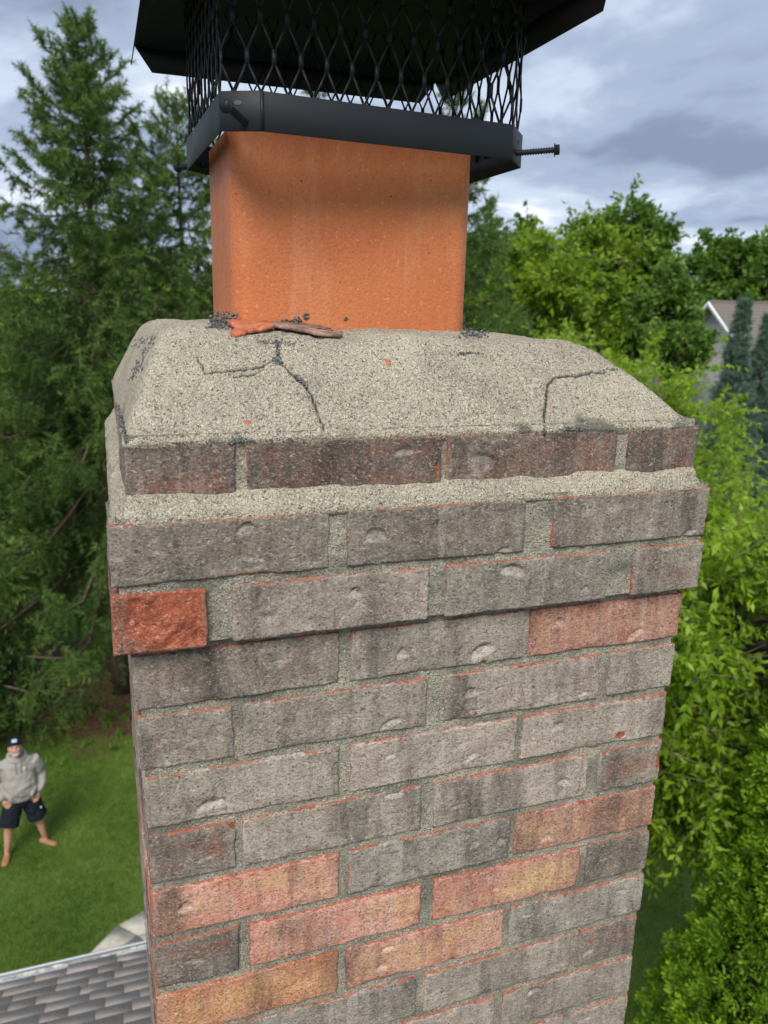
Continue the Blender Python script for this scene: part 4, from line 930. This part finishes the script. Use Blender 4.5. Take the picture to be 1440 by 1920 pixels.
# low evergreens at the far left and on the bed
def shrub(u, v, r, rx, rz_, seed, label, mat, ln, group=None):
    q = on_z(u, v, 0.0) if r is None else gpt(u, r); leafy((q[0], q[1], 0), rz_ * 2, (0, 0, rz_), (rx, rx, rz_), seed, label, mat, nlimb=46, ntwig=20, nleaf=12, ln=ln, wd_=ln * .45, twl=.3, name='shrub', cat='shrub', group=group, droop=.1)
shrub(-5, 1375, None, .55, 1.0, 71, 'dark green rounded shrub at the left edge of the mulch', foliage('dark shrub leaves', (.018, .055, .012), (.06, .13, .02), .5, .25), .07)
shrub(1290, 1540, None, .28, .3, 72, 'small bluish shrub on the grass beside the arborvitae', foliage('bluish shrub leaves', (.05, .10, .06), (.12, .19, .11), .5, .3), .05)
for k, (u, lb) in enumerate(((1352, 'small blue-green spruce in front of the far roof'), (1400, 'blue-green spruce cut by the right edge before the far roof'))):
    r_ = 27.0 + k; spruce(gpt(u, r_), htop(u, 568 + 26 * k, r_), .62, 81 + k, lb, (0, 0), BLUE, whorls=46, dens=40, nn=18, ln=.13, group='blue-green spruces by the far house', droop=.35, name='blue_spruce')

# far house
def far_house():
    r_ = 42.0; a = at_dist(1330, 566, r_); zr = a[2]; ez = htop(1340, 652, r_ - 3)
    ang = radians(8); ex = np.array([RIGHT[0], RIGHT[1], 0]); ex /= np.linalg.norm(ex); ey = np.array([-ex[1], ex[0], 0])
    if ey @ np.array([FWD[0], FWD[1], 0]) < 0: ey = -ey
    o = np.array([a[0], a[1], 0]); root = tag(empty('neighbour_house', Vector(o)), 'far house with brown shingle roof and pale gable', 'house')
    Pt = lambda x, y, z: tuple(ex * x + ey * y + np.array([0, 0, z])); Lh, dp, ov = 12.0, 4.2, .35; w = MB()
    pr = [(-dp + ov, 0), (dp - ov, 0), (dp - ov, ez + .15), (0, zr - .2), (-dp + ov, ez + .15)]
    v = [Pt(x, y, z) for x in (.3, Lh) for y, z in pr]; w.add(v, [[0, 1, 2, 3, 4], [9, 8, 7, 6, 5]] + [[i, 5 + i, 5 + (i + 1) % 5, (i + 1) % 5] for i in range(5)]); w.build('wall', plain('pale far siding', (.34, .33, .32), .8), root)
    k = M('far shingles'); c = k.coords(scale=(1, 1, 1)); k.col(k.mix(k.noise(c, 14, 4), (.13, .115, .105), (.21, .185, .17))).rough(.95)
    rf = MB()
    for sy in (-1, 1):
        nrm = .09; q = [Pt(0, 0, zr), Pt(Lh + .4, 0, zr), Pt(Lh + .4, sy * dp, ez), Pt(0, sy * dp, ez)]
        rf.add(q + [tuple(np.array(p) - [0, 0, nrm]) for p in q], [[0, 1, 2, 3], [7, 6, 5, 4]] + [[i, 4 + i, 4 + (i + 1) % 4, (i + 1) % 4] for i in range(4)])
    roof_ = rf.build('roof', k.m, root)
    for i in range(14):                       # shingle courses
        t0 = i / 14; cz = MB(); y0_, z0_ = -dp * (1 - t0), ez + (zr - ez) * t0; y1_, z1_ = -dp * (1 - t0 - 1 / 14), ez + (zr - ez) * (t0 + 1 / 14)
        cz.add([Pt(.01, y0_ - .01, z0_ + .05), Pt(Lh + .38, y0_ - .01, z0_ + .05), Pt(Lh + .38, y1_, z1_ + .012), Pt(.01, y1_, z1_ + .012), Pt(.01, y0_, z0_ + .005), Pt(Lh + .38, y0_, z0_ + .005)], [[0, 1, 2, 3], [4, 5, 1, 0]]); cz.build('shingle_course', k.m, roof_)
    rc = MB(); 
    for sy in (-1, 1): rc.add([Pt(-.02, 0, zr + .03), Pt(-.02, sy * dp, ez + .03), Pt(-.02, sy * dp, ez - .22), Pt(-.02, 0, zr - .22), Pt(-.06, 0, zr + .03), Pt(-.06, sy * dp, ez + .03), Pt(-.06, sy * dp, ez - .22), Pt(-.06, 0, zr - .22)], [[0, 1, 2, 3], [7, 6, 5, 4], [0, 4, 5, 1], [3, 2, 6, 7]])
    rc.build('rake_board', alu, root)
    rd = MB(); rd.add([Pt(x, y, z) for x in (0, Lh + .4) for y, z in ((-.14, zr + .0), (0, zr + .08), (.14, zr + .0))], [[0, 3, 4, 1], [1, 4, 5, 2]]); rd.build('ridge_cap', plain('ridge shingles', (.17, .14, .135), .95), roof_)
    vt_ = MB(); vt_.tube([Pt(3.1, -.5, zr - .3), Pt(3.1, -.5, zr + .32)], [.10, .10], 10); vt_.tube([Pt(3.1, -.5, zr + .30), Pt(3.1, -.5, zr + .40)], [.17, .12], 10); vt_.build('roof_vent', plain('vent metal', (.25, .24, .24), .6), roof_)
far_house()

# weeds on the mulch bed and blades of grass on the lawn
def tufts(name, pts, hgt, wid, per, rng, mat, parent=None, spread=.03):
    N = len(pts); b = np.repeat(pts, per, 0) + np.concatenate([rng.normal(size=(N * per, 2)) * spread, np.zeros((N * per, 1))], 1)
    d = norm(np.concatenate([rng.normal(size=(N * per, 2)) * .45, np.ones((N * per, 1))], 1)); h = hgt * rng.uniform(.5, 1.3, (N * per, 1)); s = norm(np.cross(d, rng.normal(size=(N * per, 3))))
    V = np.stack([b + s * wid / 2, b - s * wid / 2, b + d * h], 1).reshape(-1, 3); tint = np.repeat(np.clip(rng.normal(.35, .22, N) + .45 * fbm(np.c_[pts[:, :2] * 1.3, np.zeros(N)], 6, 3), 0, 1), per * 3)
    return mesh_obj(name, V, np.arange(len(V)).reshape(-1, 3), mat, parent, attrs={'tint': tint})
GRASS = foliage('grass blades', (.095, .180, .024), (.265, .360, .075), .6, .3)
rng = np.random.default_rng(91)
def inside(P, poly):
    c = np.zeros(len(P), bool); n = len(poly)
    for i in range(n):
        a, b = poly[i], poly[(i + 1) % n]; m = ((a[1] > P[:, 1]) != (b[1] > P[:, 1])) & (P[:, 0] < (b[0] - a[0]) * (P[:, 1] - a[1]) / (b[1] - a[1] + 1e-12) + a[0]); c ^= m
    return c
lawnL = [g(-60, 1900)[:2], g(300, 1900)[:2], g(330, 1380)[:2], g(-80, 1380)[:2]]; lawnR = [g(1120, 1960)[:2], g(1480, 1960)[:2], g(1480, 1330)[:2], g(1200, 1330)[:2]]
pathpoly = [g(150, 1802)[:2], g(215, 1742)[:2], g(285, 1700)[:2], g(430, 1640)[:2], g(430, 1900)[:2], g(150, 1900)[:2]]
def scatter(poly, n):
    A = np.array(poly); q = rng.uniform(A.min(0), A.max(0), (n, 2)); return q[inside(q, poly)]
pl = scatter(lawnL, 30000); pl = pl[~inside(pl, pathpoly)]; prr = scatter(lawnR, 16000); pts = np.concatenate([pl, prr]); dn_ = vnoise(np.stack([pts[:, 0] * 1.1, pts[:, 1] * 1.1, 0 * pts[:, 0]], 1), 3)
pts = pts[rng.random(len(pts)) < .75 + .35 * dn_]
tag(tufts('grass', np.c_[pts, np.full(len(pts), .002)], .055, .007, 6, rng, GRASS), 'mown green grass of the back lawn', 'grass', kind='stuff')
wp = [on_z(u, v, .006) for u, v in ((205, 1362), (195, 1352), (212, 1345), (140, 1350), (150, 1362), (160, 1400), (95, 1372), (85, 1360), (70, 1380), (175, 1325), (225, 1380), (240, 1330), (110, 1436), (90, 1432), (50, 1372), (215, 1405), (130, 1385), (235, 1350))]
WEED = foliage('weed leaves', (.06, .15, .015), (.16, .27, .04), .5, .35)
for k, q in enumerate(wp):
    o = tufts('weed', np.array([[0, 0, 0]]), .11 + .05 * rng.random(), .035, 22, rng, WEED, spread=.04); o.location = Vector(q); tag(o, 'small bright green weed on the brown mulch bed', 'weed', 'weeds on the mulch bed')

# ------------------------------------------------------------------ person on the lawn
def person():
    pf = on_z(50, 1592, 0.0); root = tag(empty('person', Vector(pf), (0, 0, radians(7.7))), 'person in grey hoodie, dark shorts and cap looking up from lawn', 'person')
    skin = plain('skin', (.50, .26, .185), .6, .35, .08, 9); hood = plain('grey fleece', (.33, .305, .285), .95, .1, .06, 14, (60, .3, .01)); navy = plain('dark navy cloth', (.012, .015, .024), .9, .15, .2, 10)
    tan = plain('tan leather', (.34, .165, .085), .7, .3, .15, 20); white = plain('white print', (.75, .75, .75), .8); beard = plain('grey beard', (.40, .385, .365), .9, .1, .25, 60)
    def soft(mb, name, mat, vox, parent=root, it=4):
        o = mb.build(name, mat, parent); r_ = o.modifiers.new('r', 'REMESH'); r_.mode = 'VOXEL'; r_.voxel_size = vox; r_.use_smooth_shade = True
        s_ = o.modifiers.new('s', 'SMOOTH'); s_.factor = .5; s_.iterations = it
        if name in ('hoodie', 'shorts'):
            tx = bpy.data.textures.new(name + ' folds', 'CLOUDS'); tx.noise_scale = .085; tx.noise_depth = 2; d_ = o.modifiers.new('d', 'DISPLACE'); d_.texture = tx; d_.strength = .034; d_.mid_level = .5
        return o
    FR_, FL_ = Vector((.25, .02, .0)), Vector((-.25, -.10, .0))        # feet, wide stance
    hr = Matrix.Rotation(radians(-30), 3, 'X'); hc = Vector((-.01, -.055, 1.645)); H_ = lambda x, y, z: hc + hr @ Vector((x, y, z))
    b = MB()
    b.loft([(0, 0, .82, .16, .12), (0, 0, .95, .17, .13), (0, -.02, 1.1, .17, .14), (0, 0, 1.3, .19, .12), (0, 0, 1.42, .17, .10), (0, -.005, 1.49, .068, .068), (0, -.015, 1.56, .062, .065)], 20)
    b.ell(hc, (.078, .098, .118), 20, 14, hr); b.ell(H_(0, -.028, -.052), (.062, .070, .068), 16, 10, hr)             # skull and jaw
    b.ell(H_(0, -.104, -.012), (.016, .022, .028), 10, 8, hr); b.ell(H_(0, -.094, .022), (.05, .012, .012), 10, 6, hr)  # nose, brow
    for s in (-1, 1):
        b.ell(H_(s * .079, .008, -.008), (.012, .024, .034), 10, 8, hr); b.ell(H_(s * .04, -.083, -.028), (.022, .018, .018), 10, 8, hr)
        ft = FR_ if s > 0 else FL_; hip = Vector((s * .10, 0, .86)); kn = (hip + ft) / 2 + Vector((s * .012, -.03, .06)); kn.z = .49; an = ft + Vector((0, .02, .085))
        b.tube([hip, (hip + kn) / 2, kn + Vector((0, 0, .04)), kn, kn * .72 + an * .28 + Vector((0, .018, 0)), kn * .3 + an * .7, an, ft + Vector((0, .01, .04))], [.095, .082, .062, .058, .060, .044, .036, .040], 12)
        sh = Vector((s * .20, 0, 1.41)); el = Vector((s * .285, .06, 1.12)); wr = Vector((s * .225, -.085, .905)); b.tube([sh, (sh + el) / 2, el, (el + wr) / 2, wr], [.06, .05, .042, .038, .028], 10)
        # palm with five curled fingers, thumb leaving its side, sliding into the pocket
        hd = (Vector((s * .17, -.115, .80)) - wr).normalized(); pm = wr + hd * .05; b.ell(pm, (.040, .022, .048), 12, 8)
        for k in range(4):
            f0 = pm + hd * .035 + Vector(((k - 1.5) * .019, 0, 0)); l_ = (.058, .068, .064, .05)[k]; b.tube([f0, f0 + hd * l_ * .5 + Vector((0, -.006, 0)), f0 + hd * l_ + Vector((0, .010, 0))], [.0095, .009, .0075], 7)
        t0 = pm + Vector((-s * .034, -.008, .012)); b.tube([t0, t0 + hd * .03 + Vector((-s * .018, -.01, 0)), t0 + hd * .055 + Vector((-s * .02, -.006, 0))], [.0115, .0105, .009], 7)
    body = soft(b, 'body', skin, .0085, it=2)
    dark = plain('eye', (.03, .022, .02), .4)
    for s in (-1, 1): e = MB().ell(H_(s * .032, -.089, .004), (.013, .007, .006), 10, 6, hr); e.build('eye', dark, body, True)
    mth = MB().ell(H_(0, -.097, -.058), (.022, .008, .006), 10, 6, hr); mth.build('mouth', plain('lips', (.30, .12, .10), .6), body, True)
    bd = MB(); bd.ell(H_(0, -.074, -.098), (.038, .028, .028), 14, 10, hr); bd.tube([H_(-.034, -.090, -.070), H_(-.030, -.100, -.048), H_(0, -.107, -.042), H_(.030, -.100, -.048), H_(.034, -.090, -.070)], .0105, 8)
    for s in (-1, 1): bd.tube([H_(s * .030, -.08, -.085), H_(s * .060, -.04, -.072), H_(s * .074, .0, -.03)], [.012, .008, .005], 8)
    soft(bd, 'beard', beard, .006, it=2)
    h = MB(); h.loft([(0, 0, .845, .190, .150), (0, -.005, .875, .212, .172), (0, -.022, .98, .214, .182), (0, -.026, 1.08, .214, .184), (0, -.012, 1.20, .213, .165), (0, 0, 1.33, .224, .148), (0, .005, 1.42, .198, .122), (0, .005, 1.475, .13, .10), (0, .0, 1.50, .092, .086)], 28)
    for s in (-1, 1):
        sh = Vector((s * .185, 0, 1.405)); el = Vector((s * .285, .06, 1.12)); wr = Vector((s * .230, -.080, .915)); m1 = (sh + el) / 2 + Vector((s * .012, 0, .01)); m2 = (el + wr) / 2 + Vector((s * .008, -.004, -.012))
        h.tube([sh, m1, el, m2, wr + Vector((0, 0, .02)), wr], [.088, .081, .074, .066, .054, .044], 14)
        h.tube([Vector((s * .20, -.10, 1.03)), Vector((s * .12, -.215, .94))], [.020, .012], 8)         # pouch pocket edge
    hoodie = soft(h, 'hoodie', hood, .011)
    hd_ = MB(); ring_ = [Vector((.105 * cos(a), .012 + .108 * sin(a), 1.487 + .030 * sin(a))) for a in np.linspace(0, 2 * pi, 20)]; hd_.tube(ring_, .030, 10); hd_.ell((0, .105, 1.475), (.105, .055, .09), 16, 10); soft(hd_, 'hood', hood, .010, hoodie)
    for s in (-1, 1): c_ = MB().tube([(s * .035, -.115, 1.475), (s * .032, -.150, 1.40), (s * .030, -.172, 1.31)], .0045, 6); c_.build('drawcord', hood, hoodie)
    lg = MB().tube([(.075 + .018 * cos(a), -.158 - .004 * cos(a), 1.365 + .022 * sin(a)) for a in np.linspace(.6, 5.4, 9)], .006, 6); lg.tube([(.075, -.160, 1.352), (.09, -.158, 1.375)], .006, 6); lg.build('emblem', white, hoodie)
    sh_ = MB(); sh_.loft([(0, 0, .74, .13, .12), (0, 0, .80, .195, .148), (0, 0, .90, .188, .146)], 24)
    for s in (-1, 1):
        ft = FR_ if s > 0 else FL_; hip = Vector((s * .098, 0, .83)); kn = (Vector((s * .10, 0, .86)) + ft) / 2 + Vector((s * .012, -.03, .06)); kn.z = .49; kn = hip * .06 + kn * .94
        sh_.tube([hip, hip * .55 + kn * .45, kn, kn + (kn - hip) * .06], [.124, .128, .130, .128], 18)
    shorts = soft(sh_, 'shorts', navy, .010, it=2)
    MB().ell((.235, -.135, .70), (.012, .008, .014), 8, 6).build('emblem', white, shorts)
    for s, yaw, ft in ((1, radians(48), FR_), (-1, radians(-16), FL_)):
        m_ = Matrix.Rotation(yaw, 3, 'Z'); k_ = MB()
        prof = [(.085, .030, .062), (.06, .038, .078), (.0, .042, .072), (-.06, .047, .060), (-.12, .050, .052), (-.165, .042, .044), (-.19, .022, .034)]; n = 12; v = []
        for y, w_, t_ in prof:
            for q in range(n):
                a = 2 * pi * q / n; v.append(ft + m_ @ Vector((w_ * cos(a), y, max(.004, t_ * .5 + t_ * .55 * sin(a)))))
        f = [[i * n + q, i * n + (q + 1) % n, (i + 1) * n + (q + 1) % n, (i + 1) * n + q] for i in range(len(prof) - 1) for q in range(n)] + [list(range(n))[::-1], [(len(prof) - 1) * n + q for q in range(n)]]
        k_.add(v, f); k_.build('shoe', tan, root, True)
    c = MB(); cv = []; m_, n = 7, 18
    for i in range(m_ + 1):
        for q in range(n):
            th_ = pi / 2 * i / m_ * 1.02; a = 2 * pi * q / n; cv.append(H_(.090 * sin(th_) * cos(a), .010 + .112 * sin(th_) * sin(a), .035 + .100 * cos(th_)))
    c.add(cv, [[i * n + q, (i + 1) * n + q, (i + 1) * n + (q + 1) % n, i * n + (q + 1) % n] for i in range(m_) for q in range(n)])
    bv_ = []
    for i, rr in enumerate((.0, .35, .7, 1.0)):
        for q in range(11): a = pi + pi * q / 10; bv_.append(H_(.084 * cos(a) * (1 - .06 * rr), -.055 + (.050 + .060 * rr) * sin(a), .045 - .012 * rr + .012 * rr * sin(a) ** 2))
    c.add(bv_, [[i * 11 + q, i * 11 + q + 1, (i + 1) * 11 + q + 1, (i + 1) * 11 + q] for i in range(3) for q in range(10)])
    cap_ = c.build('cap', navy, root, True); so_ = cap_.modifiers.new('s', 'SOLIDIFY'); so_.thickness = .006
    pt = MB(); n = 6; pv = [H_(x, -.010 - .094 * math.sqrt(max(0, 1 - (x / .12) ** 2 - 0)) * cos(z_), .050 + .088 * sin(z_)) for z_ in (.25, .55, .85) for x in np.linspace(-.032, .032, n)]
    pt.add(pv, [[i * n + q, i * n + q + 1, (i + 1) * n + q + 1, (i + 1) * n + q] for i in range(2) for q in range(n - 1)]); o = pt.build('patch', plain('pale blue patch', (.42, .55, .72), .8), cap_, True)
    o.modifiers.new('s', 'SOLIDIFY').thickness = .012
person()
